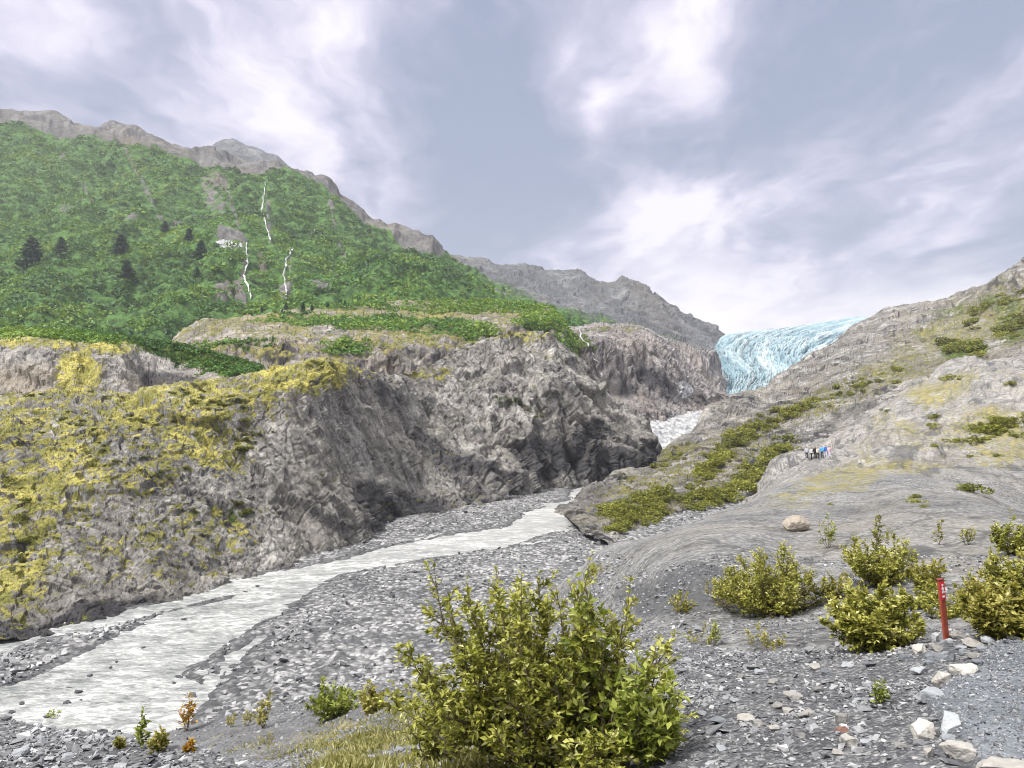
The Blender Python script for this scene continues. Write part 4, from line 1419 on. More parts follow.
def rock_mesh(name, seed, mat, tint=.5, npts=16, flat=.7, box=.5, sub=True, noise=.07):
    """one rock with bevelled, slightly rough faces, unit radius, sitting on z = 0"""
    r = np.random.default_rng(seed)
    bm = hull(npts, r, flat, box)
    bmesh.ops.dissolve_limit(bm, angle_limit=R(12), verts=bm.verts, edges=bm.edges)
    bmesh.ops.bevel(bm, geom=list(bm.edges), offset=.045, segments=2, affect='EDGES', profile=.6)
    bmesh.ops.triangulate(bm, faces=bm.faces)
    for _ in range(3 if sub else 1):
        long = [e for e in bm.edges if e.calc_length() > .16]
        if long:
            bmesh.ops.subdivide_edges(bm, edges=long, cuts=1)
            bmesh.ops.triangulate(bm, faces=bm.faces)
    V, Fs = bm_arrays(bm)
    d = V / (np.linalg.norm(V, axis=1, keepdims=True) + 1e-6)
    V = V + d * (noise * fbm(V * 2.4 + seed, 4) + noise * .5 * ridged(V * [2, 2, 6] + seed, 4))[:, None]
    V[:, 2] -= V[:, 2].min()
    return mesh_from(name, V, np.array(Fs).ravel(), np.full(len(Fs), 3), mat, {'tint': np.full(len(V), tint)}, False)


def leaves_mesh(name, P, D, N, L, Wd, tint, mat, fold=.25, quad=False):
    """leaves as folded lozenges: base P, direction D, normal N, length L, half width Wd"""
    n = len(P)
    D = D / (np.linalg.norm(D, axis=1, keepdims=True) + 1e-9)
    S = np.cross(D, N)
    S /= np.linalg.norm(S, axis=1, keepdims=True) + 1e-9
    Nn = np.cross(S, D)
    L, Wd = np.asarray(L)[:, None], np.asarray(Wd)[:, None]
    mid = P + D * L * .48
    v0 = P
    v1 = mid + S * Wd + Nn * Wd * fold
    v2 = P + D * L - Nn * L * .10
    v3 = mid - S * Wd + Nn * Wd * fold
    V = np.stack([v0, v1, v2, v3], 1).reshape(-1, 3)
    b = (np.arange(n) * 4)[:, None]
    f = (b[:, :, None] + np.array([[[0, 1, 2], [0, 2, 3]]])).reshape(-1, 3)
    return mesh_from(name, V, f.ravel(), np.full(len(f), 3), mat, {'tint': np.repeat(tint, 4)}, False)


def tubes_mesh(name, lines, mat, sides=5):
    """tapered tubes: list of (points (k,3), radii (k,))"""
    VV, FF, off = [], [], 0
    ang = np.linspace(0, 2 * np.pi, sides, endpoint=False)
    for pts, rad in lines:
        pts = np.asarray(pts, float)
        k = len(pts)
        tg = np.gradient(pts, axis=0)
        tg /= np.linalg.norm(tg, axis=1, keepdims=True) + 1e-9
        ref = np.where(np.abs(tg[:, 2:3]) > .9, [[1.0, 0, 0]], [[0, 0, 1.0]])
        a = np.cross(tg, ref)
        a /= np.linalg.norm(a, axis=1, keepdims=True) + 1e-9
        b = np.cross(tg, a)
        ring = pts[:, None, :] + (a[:, None, :] * np.cos(ang)[None, :, None] + b[:, None, :] * np.sin(ang)[None, :, None]) * np.asarray(rad)[:, None, None]
        VV.append(ring.reshape(-1, 3))
        i = np.arange(k - 1)[:, None] * sides
        j = np.arange(sides)[None]
        jn = (j + 1) % sides
        f = np.stack([i + j, i + jn, i + sides + jn, i + sides + j], -1).reshape(-1, 4) + off
        FF.append(f)
        off += k * sides
    F_ = np.concatenate(FF)
    return mesh_from(name, np.concatenate(VV), F_.ravel(), np.full(len(F_), 4), mat, {}, True)


def unit(v):
    return v / (np.linalg.norm(v, axis=-1, keepdims=True) + 1e-9)


def shrub_parts(seed, h, rad, stems=14, twigs=16, leaves=9, leaf=.055, spread=.9, spire=None, lean=(0, 0), low=.18):
    """a many-stemmed willow or alder; returns stem lines and leaf arrays"""
    r = np.random.default_rng(seed)
    lines, P, D, N, T, Lf = [], [], [], [], [], []
    for s in range(stems):
        az = 2 * np.pi * (s + r.uniform(-.4, .4)) / stems
        q = math.sqrt(r.uniform(.02, 1)) * spread
        tipr = rad * q * r.uniform(.75, 1.15)
        tiph = h * (1 - .55 * q * q) * r.uniform(.5, 1.15)
        if spire and s in spire:
            q0, ta, tr, th = spire[s]
            az, tipr, tiph = ta, tr, th
        base = np.array([r.normal(0, .06 * rad), r.normal(0, .06 * rad), -.03])
        tip = np.array([math.cos(az) * tipr + lean[0], math.sin(az) * tipr + lean[1], tiph])
        k = 9
        t = np.linspace(0, 1, k)[:, None]
        ctrl = base + (tip - base) * [.75, .75, .35]
        pts = (1 - t) ** 2 * base + 2 * t * (1 - t) * ctrl + t ** 2 * tip
        pts[1:-1] += r.normal(0, .018 * h, (k - 2, 3))
        ln = np.linalg.norm(np.diff(pts, axis=0), axis=1).sum()
        rr = .010 * h * (1 - t[:, 0]) + .0022 * h
        lines.append((pts, rr))
        st = r.normal(0, .10)
        nt = max(4, int(twigs * (ln / h) * r.uniform(.8, 1.2)))
        for j in range(nt):
            u = low + (1 - low) * (j + r.uniform(0, 1)) / nt
            fi = u * (k - 1)
            i0 = min(int(fi), k - 2)
            p0 = pts[i0] + (pts[i0 + 1] - pts[i0]) * (fi - i0)
            tg = unit(pts[i0 + 1] - pts[i0])
            out = unit(r.normal(size=3) * [1, 1, .55] + [0, 0, .25] + .5 * tg + .35 * unit(p0 * [1, 1, 0] + 1e-6))
            tl = (.10 + .16 * (1 - u)) * h * r.uniform(.6, 1.25)
            if j == nt - 1:
                out, p0, tl = tg, pts[-2], np.linalg.norm(pts[-1] - pts[-2]) * 1.25
            m = 4
            tt = np.linspace(0, 1, m)[:, None]
            tw = p0 + out * tl * tt + np.array([0, 0, 1]) * (.18 * tl * tt ** 2)
            lines.append((tw, np.linspace(.0028, .0010, m) * h))
            nl = max(3, int(leaves * r.uniform(.7, 1.3)))
            lu = r.uniform(.15, 1.05, nl)
            lp = p0 + out * tl * lu[:, None] + np.array([0, 0, 1]) * (.18 * tl * lu[:, None] ** 2)
            ld = unit(r.normal(size=(nl, 3)) * [1, 1, .6] + out * .8 + [0, 0, .12])
            P.append(lp)
            D.append(ld)
            N.append(unit(r.normal(size=(nl, 3)) * .55 + [0, 0, 1]))
            T.append(np.clip(.45 + st + .22 * (lu - .5) + .24 * (u - .5) + r.normal(0, .19, nl) - .04, 0, 1))
            Lf.append(leaf * r.uniform(.6, 1.25, nl))
    return lines, np.concatenate(P), np.concatenate(D), np.concatenate(N), np.concatenate(T), np.concatenate(Lf)


def make_shrub(name, label, cat, loc, seed, h, rad, matl, group=None, wide=.25, rotz=0, **kw):
    root = empty(name, loc, rotz)
    tag(root, label, cat, group)
    lines, P, D, N, T, Lf = shrub_parts(seed, h, rad, **kw)
    link('stems', tubes_mesh('stems', lines, MAT['bark']), root)
    link('foliage', leaves_mesh('foliage', P, D, N, Lf, Lf * wide, T, matl), root)
    return root


def tuft_mesh(name, seed, n, leaf, mat, flat=.75):
    """distant shrub of unit radius: leaf sprays through an uneven dome"""
    r = np.random.default_rng(seed)
    lob = r.normal(size=(6, 3)) * [.45, .45, .22] + [0, 0, .38]
    lr = r.uniform(.32, .58, 6)
    w = r.integers(0, 6, n)
    v = unit(r.normal(size=(n, 3)))
    P = lob[w] + v * (lr[w] * r.uniform(.55, 1.0, n) ** .5)[:, None] * [1, 1, flat]
    P[:, 2] = np.maximum(P[:, 2], -.05)
    D = unit(v + r.normal(size=(n, 3)) * .7)
    N = unit(v * .6 + r.normal(size=(n, 3)) * .4 + [0, 0, .7])
    L = leaf * r.uniform(.6, 1.3, n)
    T = np.clip(.45 + r.normal(0, .16, n), 0, 1)
    return leaves_mesh(name, P - D * L[:, None] * .5, D, N, L, L * .32, T, mat)


def tuft_field(name, P, rad, nleaf, leaf, mat, tint, seed, flat=.7):
    """uncountable thicket: many tufts merged in one mesh"""
    r = np.random.default_rng(seed)
    n = len(P)
    v = unit(r.normal(size=(n, nleaf, 3)))
    v[:, :, 2] = np.abs(v[:, :, 2]) * 1.1 - .15
    pp = P[:, None, :] + v * rad[:, None, None] * r.uniform(.45, 1.0, (n, nleaf, 1)) * [1, 1, flat]
    D = unit(v + r.normal(size=(n, nleaf, 3)) * .8)
    N = unit(v * .7 + r.normal(size=(n, nleaf, 3)) * .45 + [0, 0, .6])
    L = (leaf * rad)[:, None] * r.uniform(.6, 1.35, (n, nleaf))
    T = np.clip(tint[:, None] + r.normal(0, .10, (n, nleaf)), 0, 1)
    pp = (pp - D * L[:, :, None] * .5).reshape(-1, 3)
    me = leaves_mesh(name, pp, D.reshape(-1, 3), N.reshape(-1, 3), L.ravel(), L.ravel() * .42, T.ravel(), mat)
    return link(name, me)


def draped(name, poly, mat, step=1.0, bulge=.5, rim=-.4, only=None, w=None):
    """a patch lying on the ground, thick in the middle and running into the ground at its rim"""
    poly = list(poly)
    xs, ys = [p[0] for p in poly], [p[1] for p in poly]
    gx = np.arange(min(xs) - step, max(xs) + step * 1.5, step)
    gy = np.arange(max(ys) + step, min(ys) - step * 1.5, -step)
    X, Y = np.meshgrid(gx, gy)
    x, y = X.ravel(), Y.ravel()
    d = line_dist(x, y, poly + poly[:1])
    ins = inside(x, y, poly)
    wob = 1.2 * fbm(np.stack([x / 3, y / 3, x * 0], 1), 3)
    sd = np.where(ins, d, -d) + wob * min(1.0, step * 1.2)
    off = np.clip(rim + (bulge - rim) * np.sqrt(np.clip((sd + step) / 4.0, 0, 1)), rim, bulge)
    V = np.zeros((len(x), 3))
    ok = np.zeros(len(x), bool)
    for i in range(len(x)):
        if sd[i] > -step * 1.5:
            g = ground(x[i], y[i], only)
            if g:
                V[i] = np.array(g[0]) + np.array(g[1]) * off[i]
                ok[i] = True
    nv, nu = X.shape
    idx = np.arange(nv * nu).reshape(nv, nu)
    q = np.stack([idx[:-1, :-1], idx[:-1, 1:], idx[1:, 1:], idx[1:, :-1]], -1).reshape(-1, 4)
    q = q[ok[q].all(1)]
    dep = V[q][:, :, 1]
    q = q[(dep.max(1) - dep.min(1)) < np.maximum(3.0, .05 * dep.mean(1))]
    used, inv = np.unique(q.ravel(), return_inverse=True)
    me = mesh_from(name, V[used], inv, np.full(len(q), 4), mat)
    return link(name, me)


def ribbon(name, pts, width, mat, only=None, raise_=.3, wander=1.2, seed=0):
    """falling water along a line of pixels on the mountainside, width in metres"""
    r = np.random.default_rng(seed)
    pts = np.array(pts, float)
    s = np.concatenate([[0], np.cumsum(np.hypot(*np.diff(pts, axis=0).T))])
    q = np.arange(0, s[-1], 1.0)
    px, py = np.interp(q, s, pts[:, 0]), np.interp(q, s, pts[:, 1])
    px = px + wander * fbm(np.stack([q / 6, q * 0 + seed, q * 0], 1), 3)
    C = []
    for a, b in zip(px, py):
        g = ground(a, b, only)
        if not g:
            continue
        if C and abs(g[0].y - C[-1][0][1]) > .09 * g[0].y:
            if len(C) < 4:
                C = []
            else:
                continue
        C.append((np.array(g[0]), np.array(g[1])))
    if len(C) < 3:
        print('NO WATERFALL', pts[0], len(C))
        return None
    c = np.array([k[0] for k in C])
    nrm = unit(np.array([k[1] for k in C]))
    tg = unit(np.gradient(c, axis=0))
    sd = unit(np.cross(tg, nrm))
    n = len(c)
    wv = width * (1 + 1.1 * fbm(np.stack([np.arange(n) / 4, np.zeros(n) + seed + 5, np.zeros(n)], 1), 3))[:, None]
    wv = wv * (.25 + .75 * np.sin(np.pi * (np.arange(n) + .5) / n) ** .5)[:, None]
    rows = []
    for k, (f, hgt) in enumerate(((-.5, -.5), (-.25, .7), (0, 1), (.25, .7), (.5, -.5))):
        rows.append(c + sd * wv * f + nrm * raise_ * hgt)
    V = np.stack(rows, 1).reshape(-1, 3)
    idx = np.arange(n * 5).reshape(n, 5)
    fq = np.stack([idx[:-1, :-1], idx[:-1, 1:], idx[1:, 1:], idx[1:, :-1]], -1).reshape(-1, 4)
    me = mesh_from(name, V, fq.ravel(), np.full(len(fq), 4), mat, {'tint': np.full(len(V), .55)})
    return link(name, me)


# ------------------------------------------------------------------ materials of the loose things
MAT['bark'] = plain_mat('bark', (.13, .10, .07), .85, .4, 30)
OLIVE = [(.08, (.045, .050, .008)), (.32, (.150, .158, .022)), (.52, (.285, .290, .044)), (.72, (.44, .44, .095)), (1.0, (.66, .66, .28))]
GREEN = [(.08, (.045, .068, .008)), (.32, (.135, .170, .022)), (.52, (.245, .285, .042)), (.72, (.39, .43, .10)), (1.0, (.60, .64, .27))]
YELL = [(.10, (.09, .08, .014)), (.35, (.22, .195, .035)), (.55, (.36, .325, .07)), (.8, (.53, .49, .16)), (1.0, (.66, .63, .32))]
RUST = [(.10, (.16, .06, .012)), (.45, (.42, .20, .03)), (.7, (.58, .36, .05)), (1.0, (.66, .50, .12))]
MAT['leaf_olive'] = leaf_mat('leaf_olive', OLIVE)
MAT['leaf_green'] = leaf_mat('leaf_green', GREEN)
MAT['leaf_yellow'] = leaf_mat('leaf_yellow', YELL)
MAT['leaf_grass'] = leaf_mat('leaf_grass', [(.1, (.08, .08, .02)), (.4, (.20, .19, .06)), (.6, (.32, .30, .11)), (.8, (.46, .42, .18)), (1, (.60, .57, .32))])
MAT['leaf_rust'] = leaf_mat('leaf_rust', RUST)
MAT['shrub_far'] = leaf_mat('shrub_far', [(.1, (.050, .060, .008)), (.4, (.155, .170, .022)), (.6, (.27, .28, .040)), (.9, (.44, .43, .10))], .2, .35)
MAT['shrub_moss'] = leaf_mat('shrub_moss', [(.1, (.028, .036, .006)), (.4, (.085, .095, .014)), (.65, (.16, .16, .022)), (.9, (.26, .25, .045))], .2, .4)
MAT['thicket'] = leaf_mat('thicket', [(.1, (.014, .050, .022)), (.35, (.045, .135, .036)), (.55, (.095, .215, .042)), (.75, (.165, .280, .048)), (1, (.23, .33, .06))], .2)
MAT['needles'] = leaf_mat('needles', [(.1, (.012, .046, .032)), (.5, (.030, .090, .052)), (1, (.07, .14, .065))], .1)
GREY_STOPS = [(.05, (.05, .052, .06)), (.35, (.16, .165, .175)), (.6, (.32, .325, .335)), (.85, (.56, .56, .55)), (1, (.74, .73, .70))]
MAT['river_stone'] = stone_mat('river_stone', GREY_STOPS, 6)
MAT['scree_stone'] = stone_mat('scree_stone', GREY_STOPS, 40)
MAT['pale_rock'] = stone_mat('pale_rock', [(.1, (.13, .13, .13)), (.4, (.34, .325, .30)), (.7, (.55, .53, .49)), (1, (.74, .72, .68))], 22, .7)
MAT['tan_rock'] = stone_mat('tan_rock', [(.1, (.10, .09, .08)), (.4, (.27, .235, .19)), (.7, (.42, .375, .31)), (1, (.55, .51, .45))], 9, .6)
MAT['grey_rock'] = stone_mat('grey_rock', [(.1, (.05, .055, .065)), (.4, (.17, .185, .205)), (.7, (.32, .34, .36)), (1, (.52, .53, .54))], 22, .7)
MAT['red_rock'] = stone_mat('red_rock', [(.1, (.07, .035, .028)), (.5, (.19, .10, .075)), (1, (.36, .24, .19))], 14, .5)
MAT['dark_rock'] = stone_mat('dark_rock', [(.1, (.02, .02, .024)), (.5, (.06, .062, .07)), (1, (.14, .14, .15))], 5, .4)
MAT['snow'] = foam_mat()
MAT['fall'] = stone_mat('falling_water', [(.2, (.22, .24, .25)), (.5, (.50, .51, .52)), (.8, (.74, .74, .74))], .35, .3)
MAT['leaf_lime'] = leaf_mat('leaf_lime', [(.08, (.06, .062, .010)), (.32, (.20, .198, .030)), (.52, (.36, .35, .062)), (.72, (.52, .50, .13)), (1.0, (.70, .69, .33))])

# ------------------------------------------------------------------ stones of the river bars
def bed_stones():
    r = np.random.default_rng(21)
    nv, nu = bed_G.shape[:2]
    sd = bed_sd.reshape(nv, nu)
    # sampled by area and a little by nearness
    du = np.linalg.norm(np.gradient(bed_G, axis=1), axis=2)
    dv = np.linalg.norm(np.gradient(bed_G, axis=0), axis=2)
    dep = bed_G[:, :, 1]
    wgt = du * dv * (1 / dep) ** .8 * (sd > .25) * (dep > 40) * (dep < 190)
    c, _ = cell(bed_G.reshape(-1, 3) * [1, 1, 0] / 6.0)
    patch = (.25 + sstep(fbm(bed_G.reshape(-1, 3) * [1, 1, 0] / 7.0, 4), -.25, .35)).reshape(nv, nu)
    isl = inside(bed_G[:, :, 0].ravel(), bed_G[:, :, 1].ravel(), island_w).reshape(nv, nu)
    wgt = wgt * patch * np.where(isl, 2.4, 1.0)
    ix = r.choice(nv * nu, 38000, p=(wgt / wgt.sum()).ravel())
    P = bed_G.reshape(-1, 3)[ix].copy()
    P[:, :2] += r.normal(0, .12, (len(ix), 2))
    size = np.exp(r.normal(math.log(.125), .45, len(ix)))
    size = np.clip(size * np.where(isl.ravel()[ix], 1.35, 1), .05, .40)
    tint = np.clip(r.normal(.42, .17, len(ix)) + .08 * (isl.ravel()[ix]), .02, 1)
    o = stone_field('river_gravel', P, size, .8, .3, MAT['river_stone'], tint, r, npts=10)
    tag(o, 'grey and white river stones scattered over the gravel bars', 'gravel', kind='stuff')


bed_stones()

for k, (a, b, s) in enumerate([(184, 619, .55), (143, 648, .6), (116, 662, .4), (111, 668, .45), (90, 676, .5), (78, 692, .6), (68, 688, .4), (66, 703, .6), (81, 700, .4), (179, 677, .5), (174, 683, .35), (46, 717, .5), (22, 704, .5), (31, 728, .4), (230, 598, .4), (245, 592, .45), (222, 603, .3), (257, 586, .5), (162, 612, .4), (12, 712, .4)]):
    x, y = river_pt(a, b)
    o = link('river_rock', rock_mesh('river_rock', 300 + k, MAT['dark_rock'], .5, 12, .55), loc=(x, y, zriver(y) - .22 * s))
    o.scale = (s * random.uniform(.9, 1.5), s * random.uniform(.6, .9), s * .8)
    o.scale = o.scale * .62
    o.rotation_euler = (0, 0, R(-35) + random.uniform(-.3, .3))
    tag(o, 'dark wet rock breaking the surface of the milky river', 'rock', 'dark rocks standing in the river')

# ------------------------------------------------------------------ stones of the scree
def scree_stones():
    r = np.random.default_rng(33)
    G = G_S
    nv, nu = G.shape[:2]
    P0 = G.reshape(-1, 3)
    px, py = to_px(P0)
    du = np.linalg.norm(np.gradient(G, axis=1), axis=2).ravel()
    dv = np.linalg.norm(np.gradient(G, axis=0), axis=2).ravel()
    dep = P0[:, 1]
    tr = sstep(px - path_edge(px, py), -12, 2) * sstep(py, 620, 635)
    vis = (px > -60) & (px < 1090) & (dep > 1.8) & (dep < 13) & (py < 830)
    w = du * dv * vis * (1 - .80 * tr) / np.maximum(dep, 1.0) ** 1.1
    patch = .25 + sstep(fbm(P0 / 1.1, 4), -.2, .35)
    w = w * patch
    n = 64000
    ix = r.choice(len(P0), n, p=w / w.sum())
    bv = _bvh['scree_ground']
    pts = np.zeros((n, 3))
    jit = r.normal(0, .03, (n, 2))
    keep = np.zeros(n, bool)
    for i, k in enumerate(ix):
        a = P0[k]
        h = bv.ray_cast(Vector((a[0] + jit[i, 0], a[1] + jit[i, 1], a[2] + 1.0)), Vector((0, 0, -1)), 2.5)
        if h[0] is not None:
            pts[i] = h[0]
            keep[i] = True
    pts = pts[keep]
    size = np.clip(np.exp(r.normal(math.log(.0125), .5, len(pts))), .005, .075)
    size = size * np.where(tr[ix][keep] > .5, .5, 1)
    tint = np.clip(r.normal(.37, .17, len(pts)), .02, 1)
    o = stone_field('scree_gravel', pts, size, .42, .38, MAT['scree_stone'], tint, r, npts=9, asp=.5)
    tag(o, 'small grey slate chips covering the scree bank', 'gravel', kind='stuff')


scree_stones()


def trail_grit():
    r = np.random.default_rng(34)
    P0 = G_S.reshape(-1, 3)
    px, py = to_px(P0)
    area = (np.linalg.norm(np.gradient(G_S, axis=1), axis=2) * np.linalg.norm(np.gradient(G_S, axis=0), axis=2)).ravel()
    tr = sstep(px - path_edge(px, py), -4, 8) * sstep(py, 622, 636)
    w = area * tr * (px < 1120) * (P0[:, 1] > 2.4) * (P0[:, 1] < 8)
    ix = r.choice(len(P0), 15000, p=w / w.sum())
    bv = _bvh['scree_ground']
    P = []
    for i in ix:
        a = P0[i]
        h = bv.ray_cast(Vector((a[0] + r.normal(0, .03), a[1] + r.normal(0, .03), a[2] + 1)), Vector((0, 0, -1)), 2.5)
        if h[0] is not None:
            P.append(h[0][:])
    S = np.clip(np.exp(r.normal(math.log(.0052), .45, len(P))), .002, .02)
    o = stone_field('trail_gravel', np.array(P), S, .7, .4, MAT['scree_stone'], np.clip(r.normal(.40, .14, len(P)), .02, 1), r, npts=9, asp=.4)
    tag(o, 'fine blue grey gravel trodden into the trail', 'gravel', kind='stuff')


trail_grit()


def pebbles(name, G, surf, keep, n, kk, seed, label, tint=.42):
    """loose pebbles strewn on one landform where keep(px, py, depth) allows"""
    r = np.random.default_rng(seed)
    P0 = G.reshape(-1, 3)
    px, py = to_px(P0)
    area = (np.linalg.norm(np.gradient(G, axis=1), axis=2) * np.linalg.norm(np.gradient(G, axis=0), axis=2)).ravel()
    dep = np.maximum(P0[:, 1], 5)
    w = area * keep(px, py, dep) / dep ** 1.6 * (.35 + sstep(fbm(P0 / 3.0, 4), -.1, .5))
    ix = r.choice(len(P0), n, p=w / w.sum())
    bv = _bvh[surf]
    P, S = [], []
    for i in ix:
        a = P0[i]
        h = bv.ray_cast(Vector((a[0] + r.normal(0, .1), a[1] + r.normal(0, .1), a[2] + 4)), Vector((0, 0, -1)), 9)
        if h[0] is not None:
            P.append(h[0][:])
            S.append(min(.12, kk * a[1] * math.exp(r.normal(0, .5))))
    o = stone_field(name, np.array(P), np.array(S), .6, .35, MAT['scree_stone'], np.clip(r.normal(tint, .14, len(P)), .02, 1), r, npts=9, asp=.5)
    tag(o, label, 'gravel', kind='stuff')


pebbles('dome_gravel', G_K, 'dome_hill', lambda px, py, d: (px > 500) * (px < 1060) * (py > 545) * (py < 665) * (d < 40), 13000, .0014, 35, 'fine grey grit and pebbles strewn over the foot of the dome')
pebbles('bank_gravel', G_S, 'scree_ground', lambda px, py, d: (px > 60) * (px < 700) * (py > 655) * (d > 11) * (d < 36), 9000, .0013, 36, 'fine grey grit on the bank above the side stream')


def put_rock(name, a, b, wpx, hpx, mat, tint, label, seed, flat=.6, group=None, cat='rock', box=.5, yaw=None, tilt=0.0, sink=.18, depth=.8, npts=15):
    g = ground(a, b + hpx * .35)
    d = g[0].y
    w, h = .80 * wpx * d / F, .78 * hpx * d / F
    tint = tint - (.28 if mat is MAT['pale_rock'] else 0)
    o = link(name, rock_mesh(name, seed, mat, tint, npts, flat, box), loc=g[0])
    zs = max(v.co.z for v in o.data.vertices)
    xs = max(v.co.x for v in o.data.vertices) - min(v.co.x for v in o.data.vertices)
    o.scale = (w / xs, w / xs * depth, h / zs)
    rr = random.Random(seed)
    o.rotation_euler = (R(rr.uniform(-8, 8)), tilt, yaw if yaw is not None else R(rr.uniform(-20, 20)))
    o.location = g[0] - Vector((0, 0, h * sink))
    tag(o, label, cat, group)
    return o


EDGE = 'rocks edging the trail'
put_rock('trail_rock', 920, 648, 17, 13, MAT['pale_rock'], .75, 'rounded white rock at the far left end of the trail edging', 1, .8, EDGE)
put_rock('trail_rock', 935, 637, 9, 14, MAT['grey_rock'], .75, 'grey slab standing on end just beside the red post', 2, 1.2, EDGE, box=.8)
put_rock('trail_rock', 958, 634, 22, 11, MAT['pale_rock'], .55, 'pale slab leaning against the foot of the red post', 3, .5, EDGE, tilt=R(20))
put_rock('trail_rock', 972, 642, 24, 11, MAT['pale_rock'], .62, 'long pinkish pale slab sloping down to the trail', 4, .5, EDGE, tilt=R(18))
put_rock('trail_rock', 991, 638, 22, 10, MAT['grey_rock'], .72, 'light grey slab between two pale slabs along the trail', 5, .5, EDGE)
put_rock('trail_rock', 1001, 630, 20, 7, MAT['pale_rock'], .8, 'flat white slab lying before the bushes at the trail', 6, .4, EDGE)
put_rock('trail_rock', 1017, 636, 20, 9, MAT['pale_rock'], .85, 'white slab where the trail leaves the picture', 7, .45, EDGE)
SM = 'medium grey rock piled in the trail edging'
for k, (a, b, w, h, mt, tn) in enumerate([(937, 647, 20, 8, 'pale_rock', .55), (950, 641, 9, 8, 'grey_rock', .7), (935, 657, 24, 10, 'grey_rock', .32), (952, 657, 20, 10, 'grey_rock', .26), (904, 656, 18, 9, 'grey_rock', .28), (920, 670, 20, 9, 'grey_rock', .68),
                                          (961, 647, 13, 8, 'grey_rock', .62), (974, 655, 22, 9, 'pale_rock', .5), (978, 662, 14, 8, 'grey_rock', .3), (965, 652, 14, 9, 'grey_rock', .4), (945, 652, 12, 7, 'grey_rock', .5), (982, 648, 12, 8, 'grey_rock', .45), (1008, 641, 14, 7, 'grey_rock', .55), (928, 662, 12, 7, 'grey_rock', .4)]):
    put_rock('trail_rock', a, b, w, h, MAT[mt], tn, 'mid-sized angular rock heaped in the stone edging below the red post', 20 + k, .5, EDGE, tilt=R(random.uniform(-18, 18)))
put_rock('trail_rock', 966, 668, 34, 13, MAT['pale_rock'], .82, 'long bright white slab laid along the trail bend', 8, .5, EDGE, yaw=R(20))
put_rock('trail_rock', 945, 677, 26, 20, MAT['pale_rock'], .78, 'broad white rock above the big blue grey slab', 9, .7, EDGE)
put_rock('trail_rock', 929, 693, 40, 20, MAT['grey_rock'], .72, 'big blue grey slab jutting out from the trail edge', 10, .45, EDGE, tilt=R(14), box=.8)
put_rock('trail_rock', 924, 729, 28, 26, MAT['pale_rock'], .8, 'cream rock with a patch of yellow moss on its face', 11, .9, EDGE, box=.7)
put_rock('trail_rock', 950, 722, 26, 28, MAT['grey_rock'], .75, 'grey block standing behind the mossy cream rock', 12, 1.0, EDGE, box=.8)
put_rock('trail_rock', 959, 750, 36, 25, MAT['pale_rock'], .72, 'pale faceted block at the lower end of the edging', 13, .75, EDGE)
put_rock('trail_rock', 1003, 766, 62, 16, MAT['pale_rock'], .66, 'wide flat pale slab at the bottom of the trail', 14, .35, EDGE)
put_rock('trail_rock', 948, 738, 16, 12, MAT['grey_rock'], .5, 'small grey wedge tucked between cream rock and pale block', 15, .6, EDGE)
LS = 'loose stones on the scree'
put_rock('scree_rock', 843, 729, 17, 8, MAT['red_rock'], .45, 'reddish brown stone lying on the scree', 40, .5, LS)
put_rock('scree_rock', 849, 740, 22, 15, MAT['pale_rock'], .68, 'cream stone just below the reddish brown one', 41, .6, LS)
put_rock('scree_rock', 842, 718, 20, 15, MAT['pale_rock'], .5, 'pale stone just above the reddish brown one', 42, .6, LS)
for k, (a, b, w, h, mt, tn) in enumerate([(793, 695, 26, 10, 'pale_rock', .6), (747, 717, 22, 9, 'pale_rock', .66), (778, 705, 14, 9, 'pale_rock', .5), (806, 713, 20, 11, 'pale_rock', .55), (790, 710, 14, 9, 'pale_rock', .62), (717, 720, 20, 9, 'grey_rock', .35), (815, 667, 14, 8, 'pale_rock', .6),
                                          (774, 681, 14, 7, 'pale_rock', .5), (848, 664, 16, 6, 'grey_rock', .65), (760, 724, 18, 8, 'pale_rock', .5), (775, 728, 14, 8, 'pale_rock', .6), (818, 689, 12, 7, 'pale_rock', .42), (858, 700, 14, 7, 'grey_rock', .6), (900, 745, 16, 9, 'pale_rock', .5), (930, 752, 12, 12, 'pale_rock', .6),
                                          (838, 752, 14, 7, 'pale_rock', .6), (760, 671, 16, 6, 'grey_rock', .6), (712, 660, 12, 5, 'grey_rock', .5), (870, 664, 16, 7, 'grey_rock', .25), (826, 672, 16, 7, 'grey_rock', .3), (866, 742, 16, 9, 'grey_rock', .6), (735, 700, 12, 5, 'grey_rock', .55), (690, 735, 12, 6, 'grey_rock', .5), (722, 748, 14, 6, 'grey_rock', .55),
                                          (800, 735, 16, 7, 'pale_rock', .45), (742, 676, 10, 5, 'pale_rock', .45), (20, 752, 22, 9, 'grey_rock', .6), (68, 756, 16, 7, 'grey_rock', .55), (110, 758, 14, 6, 'grey_rock', .6), (40, 738, 12, 5, 'grey_rock', .5)]):
    put_rock('scree_rock', a, b, w, h, MAT[mt], tn, 'loose hand-sized angular stone resting on the dark scree', 50 + k, .5, LS, tilt=R(random.uniform(-15, 15)))

# boulder perched on the dome
put_rock('boulder', 796, 523, 32, 22, MAT['tan_rock'], .5, 'big tan boulder perched alone on the grey dome', 90, .75, None, 'boulder', box=.15, sink=.10, npts=40, yaw=0)
put_rock('boulder', 862, 461, 8, 5, MAT['pale_rock'], .9, 'small white boulder beside the dark rubble hollow', 91, .7, None, 'boulder')

# ------------------------------------------------------------------ shrubs close by
def base_at(a, b, only=None):
    g = ground(a, b, only)
    return g[0], g[0].y


